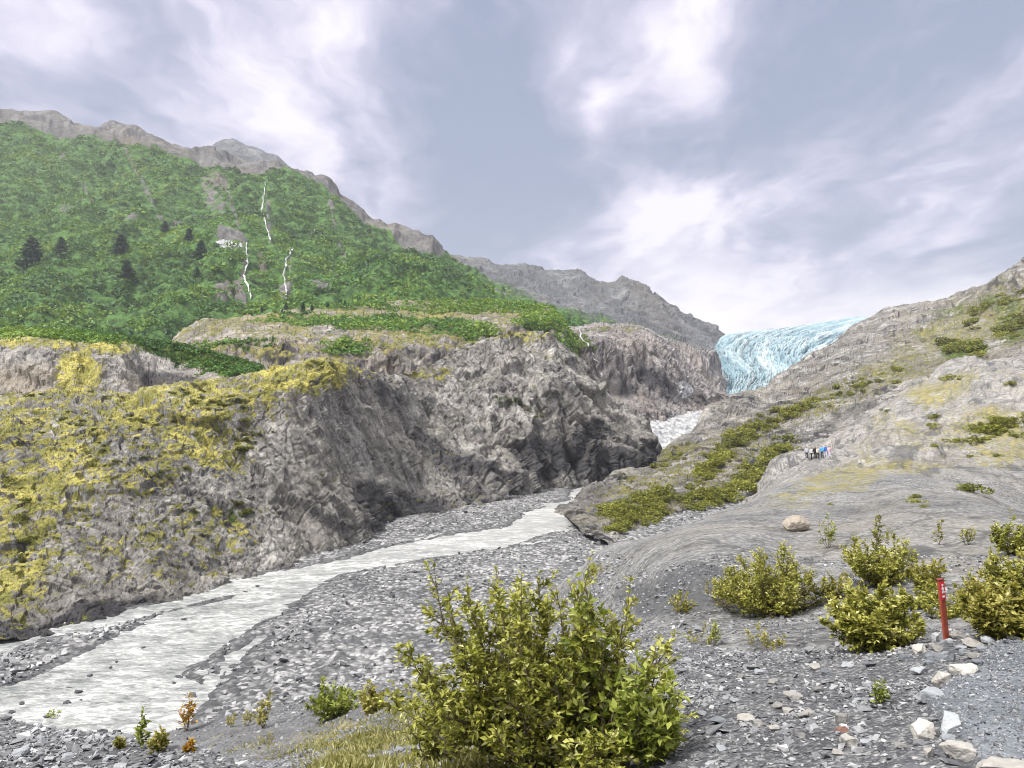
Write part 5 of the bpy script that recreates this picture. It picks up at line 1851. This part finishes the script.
p, d = base_at(560, 764, ['scree_ground'])
make_shrub('alder_bush', 'tall leafy olive green bush rising in front of the gravel bar', 'bush', p, 101, 178 * d / F, 132 * d / F, MAT['leaf_olive'],
           stems=62, twigs=29, leaves=17, leaf=.048, spread=1.0,
           spire={0: (0, R(10), 30 * d / F, 190 * d / F), 1: (0, R(175), 92 * d / F, 160 * d / F), 2: (0, R(170), 128 * d / F, 178 * d / F * .98), 6: (0, R(178), 150 * d / F, 110 * d / F), 7: (0, R(185), 165 * d / F, 70 * d / F), 8: (0, R(172), 110 * d / F, 140 * d / F), 3: (0, R(5), 70 * d / F, 160 * d / F), 4: (0, R(-10), 105 * d / F, 118 * d / F), 5: (0, R(165), 45 * d / F, 165 * d / F)})
p, d = base_at(590, 764, ['scree_ground'])
make_shrub('alder_bush', 'fresh green leafy shoots growing through the olive bush', 'bush', p - Vector((0, .25, 0)), 102, 165 * d / F, 60 * d / F, MAT['leaf_green'], stems=9, twigs=18, leaves=9, leaf=.066, spread=.9,
           spire={0: (0, R(120), 14 * d / F, 180 * d / F), 1: (0, R(-10), 40 * d / F, 120 * d / F)})
p, d = base_at(652, 764, ['scree_ground'])
make_shrub('alder_bush', 'low green bush spreading beside the tall olive bush', 'bush', p, 103, 88 * d / F, 42 * d / F, MAT['leaf_green'], stems=12, twigs=16, leaves=9, leaf=.06)
p, d = base_at(440, 764, ['scree_ground'])
make_shrub('alder_bush', 'small brownish bush on the stream side of the tall olive bush', 'bush', p, 104, 78 * d / F, 52 * d / F, MAT['leaf_olive'], stems=14, twigs=16, leaves=9, leaf=.05)
for (a, b, w, h, mt, sd_, lab, kw) in [
        (772, 614, 118, 66, 'leaf_lime', 111, 'round dense olive bush on the bench below the boulder', dict(stems=44, twigs=26, leaves=13, leaf=.070)),
        (880, 585, 88, 52, 'leaf_lime', 112, 'bush with a tall yellow shoot in front of the dome', dict(stems=34, twigs=22, leaves=12, leaf=.070, spire={0: (0, R(180), .02, 1.45)})),
        (926, 588, 56, 30, 'leaf_yellow', 113, 'pale yellow bush trailing beside the bush with the tall shoot', dict(stems=14, twigs=14, leaves=9, leaf=.08)),
        (874, 647, 100, 60, 'leaf_lime', 114, 'wide yellow olive bush next to the red post', dict(stems=42, twigs=24, leaves=12, leaf=.048)),
        (1006, 636, 100, 52, 'leaf_yellow', 115, 'bright yellow green bush behind the white slabs', dict(stems=42, twigs=24, leaves=12, leaf=.048)),
        (1014, 600, 70, 58, 'leaf_lime', 116, 'dark olive bush standing behind the bright yellow green one', dict(stems=30, twigs=22, leaves=12, leaf=.062)),
        (835, 600, 60, 26, 'leaf_yellow', 124, 'straggling yellow scrub between the round bush and the wide one', dict(stems=16, twigs=12, leaves=8, leaf=.06)),
        (945, 617, 56, 26, 'leaf_lime', 125, 'straggling olive scrub just behind the red post', dict(stems=16, twigs=12, leaves=8, leaf=.055)),
        (978, 612, 50, 40, 'leaf_yellow', 126, 'loose yellow green bush between post and picture margin', dict(stems=20, twigs=16, leaves=9, leaf=.055)),
        (1012, 555, 46, 40, 'leaf_olive', 117, 'olive bush at the picture margin on the dome flank', dict(stems=18, twigs=16, leaves=9, leaf=.085)),
        (725, 607, 44, 42, 'leaf_yellow', 118, 'thin yellowish bush leaning out of the round dense one', dict(stems=9, twigs=10, leaves=7, leaf=.08)),
        (681, 612, 34, 20, 'leaf_yellow', 119, 'small yellow bush at the foot of the dark rock face', dict(stems=9, twigs=9, leaves=7, leaf=.07)),
        (740, 598, 50, 34, 'leaf_lime', 123, 'low olive bush filling the flank of the round dense one', dict(stems=14, twigs=14, leaves=9, leaf=.08)),
        (922, 608, 60, 30, 'leaf_lime', 120, 'low bush in the hollow behind the red post', dict(stems=14, twigs=12, leaves=9, leaf=.07)),
        (335, 717, 56, 36, 'leaf_green', 121, 'green bush on the bank above the side stream', dict(stems=18, twigs=14, leaves=9, leaf=.11)),
        (372, 712, 34, 26, 'leaf_yellow', 122, 'yellow green bush touching the green one on the bank', dict(stems=12, twigs=12, leaves=9, leaf=.10))]:
    p, d = base_at(a, b)
    make_shrub('willow_bush', lab, 'bush', p, sd_, h * d / F, w * .5 * d / F, MAT[mt], **kw)

for (a, b, w, h, mt, sd_, lab) in [
        (52, 727, 14, 24, 'leaf_green', 131, 'green seedling on the crest of the dark scree'),
        (141, 748, 8, 34, 'leaf_green', 132, 'thin single-stemmed sapling in front of the river'),
        (158, 752, 20, 22, 'leaf_yellow', 133, 'yellow green seedling between the sapling and the orange one'),
        (120, 748, 10, 12, 'leaf_yellow', 145, 'tiny yellow seedling on the scree crest'),
        (187, 731, 14, 38, 'leaf_rust', 134, 'orange leaved sapling at the mouth of the side stream'),
        (188, 752, 10, 12, 'leaf_rust', 135, 'tiny rust coloured seedling below the orange sapling'),
        (263, 728, 26, 36, 'leaf_yellow', 136, 'yellow sapling by the dark cut bank'),
        (232, 727, 14, 16, 'leaf_yellow', 137, 'short yellow shrub near the dark cut bank'),
        (247, 726, 14, 18, 'leaf_yellow', 146, 'yellow shrublet between the short one and the sapling'),
        (268, 745, 14, 12, 'leaf_yellow', 138, 'little yellow clump below the yellow sapling'),
        (700, 645, 40, 22, 'leaf_yellow', 139, 'straw yellow clump at the brow of the scree'),
        (714, 646, 14, 26, 'leaf_green', 147, 'slim green shoot by the straw yellow clump'),
        (767, 651, 50, 30, 'leaf_yellow', 140, 'sparse yellow clump at the middle of the scree brow'),
        (881, 704, 20, 28, 'leaf_green', 141, 'fresh green seedling alone among the scree stones'),
        (940, 545, 10, 24, 'leaf_yellow', 142, 'slender yellow sapling on the dome behind the post'),
        (968, 545, 14, 26, 'leaf_yellow', 143, 'pale yellow sapling on the dome near the picture margin'),
        (600, 575, 26, 12, 'leaf_yellow', 144, 'small yellow plant on the crest of the dome edge'),
        (828, 548, 20, 30, 'leaf_green', 148, 'thin green shoot at the side of the bush with tall shoot')]:
    p, d = base_at(a, b)
    hh = h * d / F
    make_shrub('sapling', lab, 'sapling', p, sd_, hh, w * .5 * d / F, MAT[mt], stems=3 if w < 12 else 6, twigs=9, leaves=7, leaf=max(.03, hh * .11), low=.35)

# ------------------------------------------------------------------ shrubs on the slopes across the scene
TUFTS = [tuft_mesh('shrub', 500 + k, 520, .20, MAT['shrub_far']) for k in range(5)]
TUFTM = [tuft_mesh('shrub', 520 + k, 380, .22, MAT['shrub_moss']) for k in range(5)]
_r = random.Random(5)


def scatter_line(pts, rad, n, rpx, only, label, group, meshes, flat=.8):
    pts = np.array(pts, float)
    s = np.concatenate([[0], np.cumsum(np.hypot(*np.diff(pts, axis=0).T))])
    for k in range(n):
        q = _r.uniform(0, s[-1])
        a = np.interp(q, s, pts[:, 0]) + _r.gauss(0, rad * .55)
        b = np.interp(q, s, pts[:, 1]) + _r.gauss(0, rad * .5)
        g = ground(a, b, only)
        if not g or ground(a, b)[2] != g[2]:
            continue
        sz = _r.uniform(*rpx) * g[0].y / F
        o = link('heath_shrub' if meshes is TUFTM else 'alder_shrub', _r.choice(meshes), loc=g[0] - Vector((0, 0, sz * .12)))
        sz *= 1.0 if meshes is TUFTM else 1.35
        o.scale = (sz * _r.uniform(.85, 1.3), sz * _r.uniform(.85, 1.3), sz * flat * _r.uniform(.8, 1.2))
        o.rotation_euler = (0, 0, _r.uniform(0, 6.28))
        tag(o, label, 'shrub', group)


SL, SLG = 'low olive shrub in the thickets on the grey slope beyond the dome', 'shrubs on the slope beyond the dome'
SLO = ['slope_hill']
scatter_line([(812, 402), (775, 419), (745, 433), (728, 446), (712, 464), (696, 486)], 8, 80, (4, 7), SLO, SL, SLG, TUFTS)
scatter_line([(788, 447), (770, 460), (752, 474), (735, 492), (705, 500), (684, 516)], 10, 72, (4, 8), SLO, SL, SLG, TUFTS)
scatter_line([(690, 503), (715, 496), (740, 488), (756, 482)], 9, 30, (4, 7.5), SLO, SL, SLG, TUFTS)
scatter_line([(604, 517), (628, 511), (648, 501), (664, 490)], 11, 54, (4, 7.5), SLO, SL, SLG, TUFTS)
scatter_line([(618, 527), (640, 521), (660, 512)], 9, 34, (4, 7), SLO, SL, SLG, TUFTS)
scatter_line([(646, 470), (690, 453)], 5, 9, (2, 4), SLO, SL, SLG, TUFTS)
scatter_line([(826, 402), (862, 384), (900, 371), (925, 362)], 9, 26, (2.5, 4.5), SLO, SL, SLG, TUFTS)
UP, UPG = 'dark shrub high on the steep slope under the skyline', 'shrubs high on the steep slope'
scatter_line([(945, 350), (982, 349)], 7, 24, (4.5, 8), SLO, UP, UPG, TUFTS)
scatter_line([(962, 322), (992, 305), (1020, 296)], 7, 20, (3, 5), SLO, UP, UPG, TUFTS)
scatter_line([(1002, 340), (1018, 325), (1030, 318)], 9, 14, (4, 7), SLO, UP, UPG, TUFTS)
DO, DOG = 'olive shrub rooted in a crack of the pale slabs', 'shrubs on the pale slabs'
scatter_line([(958, 440), (985, 432), (1015, 424), (1040, 416)], 8, 26, (4, 8), ['dome_hill'], DO, DOG, TUFTS)
for a, b, s in [(950, 379, 6), (934, 417, 5), (933, 426, 5), (972, 492, 9), (964, 490, 7), (917, 503, 6), (915, 497, 5), (924, 507, 4), (888, 412, 4), (935, 447, 4), (970, 458, 4), (1000, 457, 4), (1010, 384, 5), (830, 505, 3)]:
    scatter_line([(a - 1, b), (a + 1, b)], 1, 1, (s * .8, s * 1.1), ['dome_hill'], DO, DOG, TUFTS)

MO, MOG = 'small dark green shrub dotted over the yellow mossy rock', 'shrubs dotted over the mossy rock across the river'
LO = ['rocky_hill']
for pts, rad, n, sz in [([(10, 395), (110, 392), (180, 385)], 8, 16, (3, 6)), ([(20, 425), (150, 425), (240, 400)], 14, 34, (2.5, 5.5)), ([(190, 392), (240, 408), (250, 440), (235, 455)], 8, 26, (3.5, 7)), ([(120, 380), (200, 378), (300, 362), (340, 364)], 5, 22, (3, 6)),
                        ([(5, 470), (30, 500), (15, 560), (20, 590)], 12, 24, (3, 7)), ([(80, 455), (160, 465), (200, 490)], 14, 34, (2, 4.5)), ([(120, 490), (190, 510), (240, 510)], 12, 18, (2, 4.5)), ([(238, 505), (246, 514)], 4, 8, (4, 6)), ([(330, 468), (322, 476)], 4, 3, (2, 3)), ([(500, 395), (520, 402), (535, 414), (545, 418)], 4, 12, (2, 4)),
                        ([(200, 430), (270, 440)], 10, 14, (2, 4)), ([(420, 368), (500, 338), (540, 332)], 3, 12, (2, 3.5))]:
    scatter_line(pts, rad, n, sz, LO, MO, MOG, TUFTM, .65)


def thicket(G, px_range, n, rad, name, label, veg_items, seed, tint=.5, nleaf=20, leaf=.42, only=None, vf=None, mat='thicket'):
    r = np.random.default_rng(seed)
    P = G.reshape(-1, 3)
    nv, nu = G.shape[:2]
    px, py = to_px(P)
    veg = vf(P, px, py)
    area = (np.linalg.norm(np.gradient(G, axis=1), axis=2) * np.linalg.norm(np.gradient(G, axis=0), axis=2)).ravel()
    w = area * np.clip(veg, 0, 1) * (px > px_range[0]) * (px < px_range[1]) / np.maximum(P[:, 1], 50) ** .7
    w[: nu * 2] = 0
    ix = r.choice(len(P), n, p=w / w.sum())
    bv = _bvh[name[1]]
    pts, tn = [], []
    cl = fbm(P[ix] / 26.0, 4)
    cl2 = fbm(P[ix] / 95.0 + 4, 3)
    clr = cell(P[ix] / 17.0 + 11)[1]
    for k, i in enumerate(ix):
        a = P[i] + r.normal(0, 1.0, 3)
        h = bv.ray_cast(Vector((a[0], a[1], a[2] + 60)), Vector((0, 0, -1)), 120)
        if h[0] is not None:
            pts.append(h[0][:])
            tn.append(tint + .42 * cl[k] + .35 * cl2[k] + .28 * (clr[k] - .5) + r.normal(0, .05))
    pts = np.array(pts)
    rr = r.uniform(rad[0], rad[1], len(pts)) * (1 + .5 * np.clip(cl[:len(pts)], -1, 1))
    o = tuft_field(name[0], pts, rr, nleaf, leaf, MAT[mat], np.array(tn), seed + 1)
    tag(o, label, 'shrubbery', kind='stuff')


thicket(G_M, (-80, 620), 16000, (2.2, 5.0), ('mountain_shrubbery', 'green_mountain'), 'dense green alder thickets clothing the whole mountainside', None, 71,
        vf=lambda P, px, py: (mask_M(P, None, px, py)['veg'] - .35) * sstep(py - np.interp(px, [-300, 0, 135, 240, 320, 370, 437, 500, 600], [62, 113, 138, 163, 179, 212, 246, 294, 320]), 3, 9) * sstep(np.minimum.reduce([line_dist(px, py, l) for l in ([(266, 182), (264, 195), (262, 211), (267, 228), (271, 246)], [(246, 243), (247, 259), (244, 276), (248, 289), (252, 304)], [(293, 247), (287, 259), (284, 276), (286, 291), (286, 305)], [(214, 245), (244, 245)])]), 2.5, 6))
thicket(G_B, (150, 572), 4200, (.9, 2.2), ('bench_shrubbery', 'mossy_hill'), 'low green scrub along the mossy benches under the mountain', None, 73, tint=.62,
        vf=lambda P, px, py: np.clip(blob(px, py, [(400, 322, 120, 10, .8), (350, 347, 30, 9, .9), (230, 341, 70, 5, .5), (470, 331, 60, 7, .6), (545, 318, 40, 10, .9), (566, 345, 14, 30, 1), (460, 305, 200, 7, .7), (300, 318, 60, 6, .5)]) + .4 * fbm(P / 20., 3) - .25, 0, 1))
thicket(G_A, (-60, 285), 2600, (.7, 1.6), ('outcrop_shrubbery', 'outcrop_hill'), 'green scrub over the brow of the pale outcrop', None, 75, tint=.56,
        vf=lambda P, px, py: np.clip(blob(px, py, [(120, 334, 260, 7, .8), (190, 350, 75, 15, 1, 14), (235, 366, 40, 8, .9)]) + .3 * fbm(P / 9., 3) - .2, 0, 1))
thicket(G_D, (470, 680), 1600, (3.5, 7.0), ('ridge_shrubbery', 'ridge_hill'), 'green scrub on the lower flank of the hazy ridge', None, 77, tint=.45, nleaf=12,
        vf=lambda P, px, py: np.clip(blob(px, py, [(500, 300, 60, 24, .9, 18), (560, 315, 50, 10, .8, 15), (610, 327, 40, 7, .6, 15)]) + .5 * fbm(P / 60., 4) - .35, 0, 1))


def conifer(seed, n=900):
    """(trunk mesh, crown mesh) of a spruce one unit high"""
    r = np.random.default_rng(seed)
    P, D, N, L, T = [], [], [], [], []
    for k in range(46):
        z = .08 + .92 * (k / 46) ** .9
        rad = .30 * (1 - z) ** .5 * r.uniform(.45, 1.2) + .01
        for j in range(9):
            az = r.uniform(0, 2 * np.pi)
            m = 3
            for q in range(m):
                f = (q + .6) / m
                p = np.array([math.cos(az) * rad * f, math.sin(az) * rad * f, z - .25 * rad * f])
                P.append(p)
                D.append([math.cos(az) + r.normal(0, .4), math.sin(az) + r.normal(0, .4), -.25 + r.normal(0, .2)])
                N.append([r.normal(0, .3), r.normal(0, .3), 1])
                L.append(.05 + .35 * rad)
                T.append(np.clip(.4 + .3 * f + r.normal(0, .15), 0, 1))
    P, D, N, L, T = map(np.array, (P, D, N, L, T))
    crown = leaves_mesh('crown', P, D, N, L, L * .33, T, MAT['needles'])
    zs = np.linspace(-.04, .97, 6)
    trunk = tubes_mesh('trunk', [(np.stack([zs * 0, zs * 0, zs], 1), np.linspace(.022, .003, 6))], MAT['bark'], 7)
    return trunk, crown


CON = [conifer(700 + k) for k in range(3)]
trees = [(32, 268, 40, 1.25, 'broad dark spruce standing lowest on the green mountainside'), (61, 252, 20, 1.1, 'small dark spruce beside the broad one'), (121, 257, 30, 1.25, 'dark spruce in the middle of the green mountainside'), (127, 277, 22, 1.2, 'dark spruce just under the middle one'),
         (201, 257, 22, 1.15, 'dark spruce next to the white scar'), (189, 242, 18, 1.1, 'dark spruce a little above the one by the white scar'), (165, 233, 16, 1.1, 'highest of the dark spruces'), (197, 276, 12, 1.2, 'stunted dark spruce below the white scar')]
for k, (a, b, hpx, wd, lab) in enumerate(trees):
    g = ground(a, b, ['green_mountain'])
    h = hpx * .78 * g[0].y / F
    root = empty('spruce_tree', g[0], k * 1.3, (h * wd, h * wd, h))
    tag(root, lab, 'tree', 'dark spruces on the green mountainside')
    link('trunk', CON[k % 3][0], root)
    link('crown', CON[k % 3][1], root)
for k, (a, b, hpx) in enumerate([(303, 312, 14), (312, 311, 10), (286, 310, 11), (328, 309, 9), (262, 312, 8), (345, 306, 8), (385, 303, 7), (282, 314, 7)]):
    g = ground(a, b)
    h = hpx * .75 * g[0].y / F
    root = empty('spruce_tree', g[0], k * 1.7, (h * .8, h * .8, h))
    tag(root, 'slim little spruce on the mossy bench at the mountain foot', 'tree', 'slim spruces on the bench')
    link('trunk', CON[k % 3][0], root)
    link('crown', CON[k % 3][1], root)

# ------------------------------------------------------------------ falling water and snow
GM = ['green_mountain']
for pts, w, only, lab in [
        ([(266, 182), (264, 195), (262, 211), (267, 228), (271, 242)], 1.5, GM, 'highest thin white waterfall threading down the green mountain'),
        ([(246, 243), (247, 259), (244, 276), (248, 289), (252, 300)], 1.6, GM, 'white waterfall dropping from the white scar'),
        ([(293, 247), (287, 259), (284, 276), (286, 291), (286, 301)], 1.5, GM, 'white waterfall ending above the slim spruces'),
        ([(317, 226), (313, 234), (309, 238)], 1.0, GM, 'short white trickle on the upper green slope'),
        ([(588, 323), (581, 328), (580, 337), (587, 344), (592, 353), (600, 364), (602, 378)], .9, ['gorge_hill'], 'braided waterfall on the dark gorge cliff')]:
    wf = ribbon('waterfall', pts, w * .58, MAT['fall'], only, 1.0 if only is GM else .5, 2.0, len(lab))
    if wf:
        tag(wf, lab, 'waterfall')
tag(draped('snow_patch', [(214, 241), (222, 239), (232, 240), (243, 241), (244, 247), (232, 249), (220, 248)], MAT['snow'], .8, .5, -.8, GM), 'white snow scar on the green mountainside', 'snow patch')
tag(draped('snow_patch', [(676, 383), (684, 379), (692, 384), (695, 392), (688, 398), (676, 401), (673, 396), (680, 390)], MAT['snow'], .7, .25, -.6, ['gorge_hill']), 'bluish white snow patch low in the gorge', 'snow patch')

# ------------------------------------------------------------------ grass on the bank by the big bush
def grass():
    r = np.random.default_rng(88)
    P0 = G_S.reshape(-1, 3)
    px, py = to_px(P0)
    w = blob(px, py, [(345, 742, 60, 22, .9, -8), (415, 730, 46, 44, .8), (360, 765, 60, 14, .8), (290, 752, 60, 6, .4), (240, 748, 40, 8, .3), (470, 765, 60, 14, .7)]) * np.maximum(fbm(P0 / 1.2, 4) + .25, 0)
    w = w / np.maximum(P0[:, 1], 4) ** .5
    ix = r.choice(len(P0), 14000, p=w / w.sum())
    P, D, L, T = [], [], [], []
    bv = _bvh['scree_ground']
    for i in ix:
        a = P0[i]
        sp = a[1] * .01
        h = bv.ray_cast(Vector((a[0] + r.normal(0, sp), a[1] + r.normal(0, sp), a[2] + 2)), Vector((0, 0, -1)), 5)
        if h[0] is None:
            continue
        P.append(h[0][:])
        D.append([r.normal(0, .8), r.normal(0, .8), .8])
        L.append(r.uniform(.04, .12) * (1 + a[1] * .02))
        T.append(np.clip(r.normal(.55, .18), 0, 1))
    P, D, L, T = map(np.array, (P, D, L, T))
    N = unit(r.normal(size=P.shape))
    o = link('grass', leaves_mesh('grass', P, D, N, L, L * .10, T, MAT['leaf_grass']))
    tag(o, 'yellow green grass on the bank around the tall bush', 'grass', kind='stuff')


grass()

# ------------------------------------------------------------------ red trail post
def post():
    g = ground(947, 640, ['scree_ground'])
    d = g[0].y
    h, w, t_ = 66 * d / F, 5.6 * d / F, 3.0 * d / F
    root = empty('trail_post', g[0] - Vector((0, 0, 4 * d / F)))
    root.rotation_euler = (R(3), R(-9.5), R(14))
    tag(root, 'slim leaning red post with a small red sign by the trail', 'post')
    def box(name, x0, x1, y0, y1, z0, z1, mat, bev, parent):
        bm = bmesh.new()
        bmesh.ops.create_cube(bm, size=1)
        for v in bm.verts:
            v.co = Vector(((x0 + x1) / 2 + v.co.x * (x1 - x0), (y0 + y1) / 2 + v.co.y * (y1 - y0), (z0 + z1) / 2 + v.co.z * (z1 - z0)))
        bmesh.ops.bevel(bm, geom=list(bm.edges), offset=bev, segments=2, affect='EDGES')
        me = bpy.data.meshes.new(name)
        bm.to_mesh(me)
        bm.free()
        me.materials.append(mat)
        return link(name, me, parent)
    red = plain_mat('weathered_red_paint', (.34, .075, .045), .6, .35, 40)
    dark = plain_mat('post_side', (.16, .03, .03), .7, .3, 40)
    sign = plain_mat('sign_red', (.62, .035, .055), .4, .12, 20)
    white = plain_mat('sign_white', (.82, .74, .74), .5, .05, 20)
    box('stake', -w / 2, w / 2, -t_ / 2, t_ / 2, -.05, h, red, w * .08, root)
    box('stake_cap', -w * .62, w * .62, -t_ * .75, t_ * .75, h + .001, h + w * .16, dark, w * .05, root)
    s = box('sign_plate', -w * .46, w * .54, -t_ / 2 - w * .10, -t_ / 2 - .001, h - 20 * d / F, h - 1.5 * d / F, sign, w * .03, root)
    # hiker pictogram and arrow in worn white
    yf = -t_ / 2 - w * .10 - .0015
    bm = bmesh.new()
    def disc(cx, cz, rx, rz):
        vs = [bm.verts.new((cx + rx * math.cos(a), yf, cz + rz * math.sin(a))) for a in np.linspace(0, 2 * math.pi, 12, endpoint=False)]
        r_ = bmesh.ops.extrude_face_region(bm, geom=[bm.faces.new(vs)])
        for v in r_['geom']:
            if isinstance(v, bmesh.types.BMVert):
                v.co.y -= .001
    u = d / F
    disc(w * .04, h - 5 * u, w * .20, 1.3 * u)
    disc(w * .02, h - 8.5 * u, w * .26, 1.8 * u)
    disc(-w * .10, h - 12 * u, w * .14, 1.6 * u)
    disc(w * .20, h - 12 * u, w * .14, 1.6 * u)
    disc(w * .05, h - 16.5 * u, w * .30, 1.2 * u)
    me = bpy.data.meshes.new('pictogram')
    bm.to_mesh(me)
    bm.free()
    me.materials.append(white)
    link('pictogram', me, s)


post()

# ------------------------------------------------------------------ the walkers
def human(seed, stride=.12, arm=.1, bend=0.0):
    """standing figure 1.72 m tall, one continuous skin mesh"""
    r = random.Random(seed)
    J = {'pelvis': (0, 0, .93), 'waist': (0, bend * .1, 1.08), 'chest': (0, bend * .3, 1.30), 'neck': (0, bend * .45, 1.46), 'head0': (0, bend * .5 - .01, 1.56), 'head1': (0, bend * .55 - .01, 1.66)}
    Rr = {'pelvis': .135, 'waist': .125, 'chest': .15, 'neck': .055, 'head0': .085, 'head1': .088}
    E = [('pelvis', 'waist'), ('waist', 'chest'), ('chest', 'neck'), ('neck', 'head0'), ('head0', 'head1')]
    for s, sg in (('l', 1), ('r', -1)):
        st = stride * sg
        J.update({'hip' + s: (.09 * sg, 0, .88), 'knee' + s: (.10 * sg, -st * .6 - .02, .49), 'ank' + s: (.10 * sg, -st + .02, .08), 'toe' + s: (.11 * sg, -st - .15, .035),
                  'sh' + s: (.19 * sg, bend * .35, 1.39), 'el' + s: (.25 * sg, st * .6 + bend * .3 + .03, 1.12), 'wr' + s: (.24 * sg, st * .5 - arm + bend * .3, .90), 'hand' + s: (.235 * sg, st * .5 - arm - .03 + bend * .3, .81)})
        Rr.update({'hip' + s: .095, 'knee' + s: .058, 'ank' + s: .042, 'toe' + s: .036, 'sh' + s: .068, 'el' + s: .045, 'wr' + s: .033, 'hand' + s: .036})
        E += [('pelvis', 'hip' + s), ('hip' + s, 'knee' + s), ('knee' + s, 'ank' + s), ('ank' + s, 'toe' + s), ('chest', 'sh' + s), ('sh' + s, 'el' + s), ('el' + s, 'wr' + s), ('wr' + s, 'hand' + s)]
    names = list(J)
    me = bpy.data.meshes.new('person')
    me.from_pydata([J[n] for n in names], [(names.index(a), names.index(b)) for a, b in E], [])
    o = bpy.data.objects.new('tmp', me)
    COL.objects.link(o)
    o.modifiers.new('skin', 'SKIN')
    for n, v in zip(names, me.skin_vertices[0].data):
        v.radius = (Rr[n] * (1.15 if n in ('pelvis', 'waist', 'chest') else 1), Rr[n] * (.8 if n in ('pelvis', 'waist', 'chest') else 1))
        v.use_root = n == 'pelvis'
    sb = o.modifiers.new('sub', 'SUBSURF')
    sb.levels = sb.render_levels = 2
    dg = bpy.context.evaluated_depsgraph_get()
    ev = o.evaluated_get(dg)
    m2 = ev.to_mesh()
    V = np.array([v.co[:] for v in m2.vertices])
    Nn = np.array([v.normal[:] for v in m2.vertices])
    Fs = [list(p.vertices) for p in m2.polygons]
    ev.to_mesh_clear()
    bpy.data.objects.remove(o)
    return V, Nn, Fs


def part_mesh(name, V, Nn, Fs, sel, off, mat):
    keep = [f for f in Fs if sel(V[f].mean(0))]
    used = sorted({i for f in keep for i in f})
    mp = {k: i for i, k in enumerate(used)}
    W = V[used] + Nn[used] * off
    fl = np.array([mp[i] for f in keep for i in f])
    return mesh_from(name, W, fl, np.array([len(f) for f in keep]), mat)


skin = plain_mat('skin', (.52, .33, .24), .6, .1)
CLOTH = {n: plain_mat('cloth_' + n, c, .85, .15) for n, c in {'black': (.018, .018, .02), 'white': (.80, .80, .78), 'cream': (.72, .66, .55), 'blue': (.05, .16, .55), 'sky': (.12, .46, .80), 'grey': (.45, .47, .52), 'pink': (.72, .45, .50), 'navy': (.03, .04, .08), 'hair': (.035, .022, .015), 'lilac': (.62, .60, .74)}.items()}
POSES = [human(1, .12, .10), human(2, -.16, .16), human(3, .05, .22, .12)]
people = [(806.8, 458.2, 0, 'grey', 'black', 'walker in grey jacket and black trousers standing at the head of the group', 160), (811.6, 459.0, 1, 'white', 'black', 'walker in white jacket and black trousers', 200), (815.0, 458.5, 2, 'black', 'black', 'walker all in black between white and cream jackets', 175),
          (817.8, 458.3, 0, 'cream', 'black', 'walker in cream jacket and black trousers', 20), (821.8, 457.4, 1, 'sky', 'navy', 'walker in light blue jacket', 190), (825.6, 457.2, 2, 'blue', 'lilac', 'walker in deep blue jacket and lilac trousers', 170), (829.2, 457.2, 0, 'pink', 'lilac', 'walker in pink jacket at the tail of the group', 165)]
for a, b, k, top, leg, lab, rz in people:
    g = ground(a, b, ['dome_hill'])
    V, Nn, Fs = POSES[k]
    root_me = mesh_from('person', V, np.array([i for f in Fs for i in f]), np.array([len(f) for f in Fs]), skin)
    o = link('person', root_me, loc=g[0] - Vector((0, 0, .03)))
    o.rotation_euler = (0, 0, R(rz))
    sc = 1.0 + .03 * ((k * 7) % 3 - 1)
    hpx = 12.0 * g[0].y / F / 1.75
    o.scale = (sc * hpx * 1.06, sc * hpx * 1.06, sc * hpx)
    tag(o, lab, 'person', 'walkers on the pale slab')
    link('jacket', part_mesh('jacket', V, Nn, Fs, lambda c: (.92 < c[2] < 1.47) or (abs(c[0]) > .17 and c[2] > .93), .022, CLOTH[top]), o)
    link('trousers', part_mesh('trousers', V, Nn, Fs, lambda c: .10 < c[2] < .95 and abs(c[0]) < .19, .014, CLOTH[leg]), o)
    link('hair', part_mesh('hair', V, Nn, Fs, lambda c: c[2] > 1.60 and (c[1] > -.06 or c[2] > 1.69), .012, CLOTH['hair']), o)
    link('boots', part_mesh('boots', V, Nn, Fs, lambda c: c[2] < .12, .012, CLOTH['black']), o)
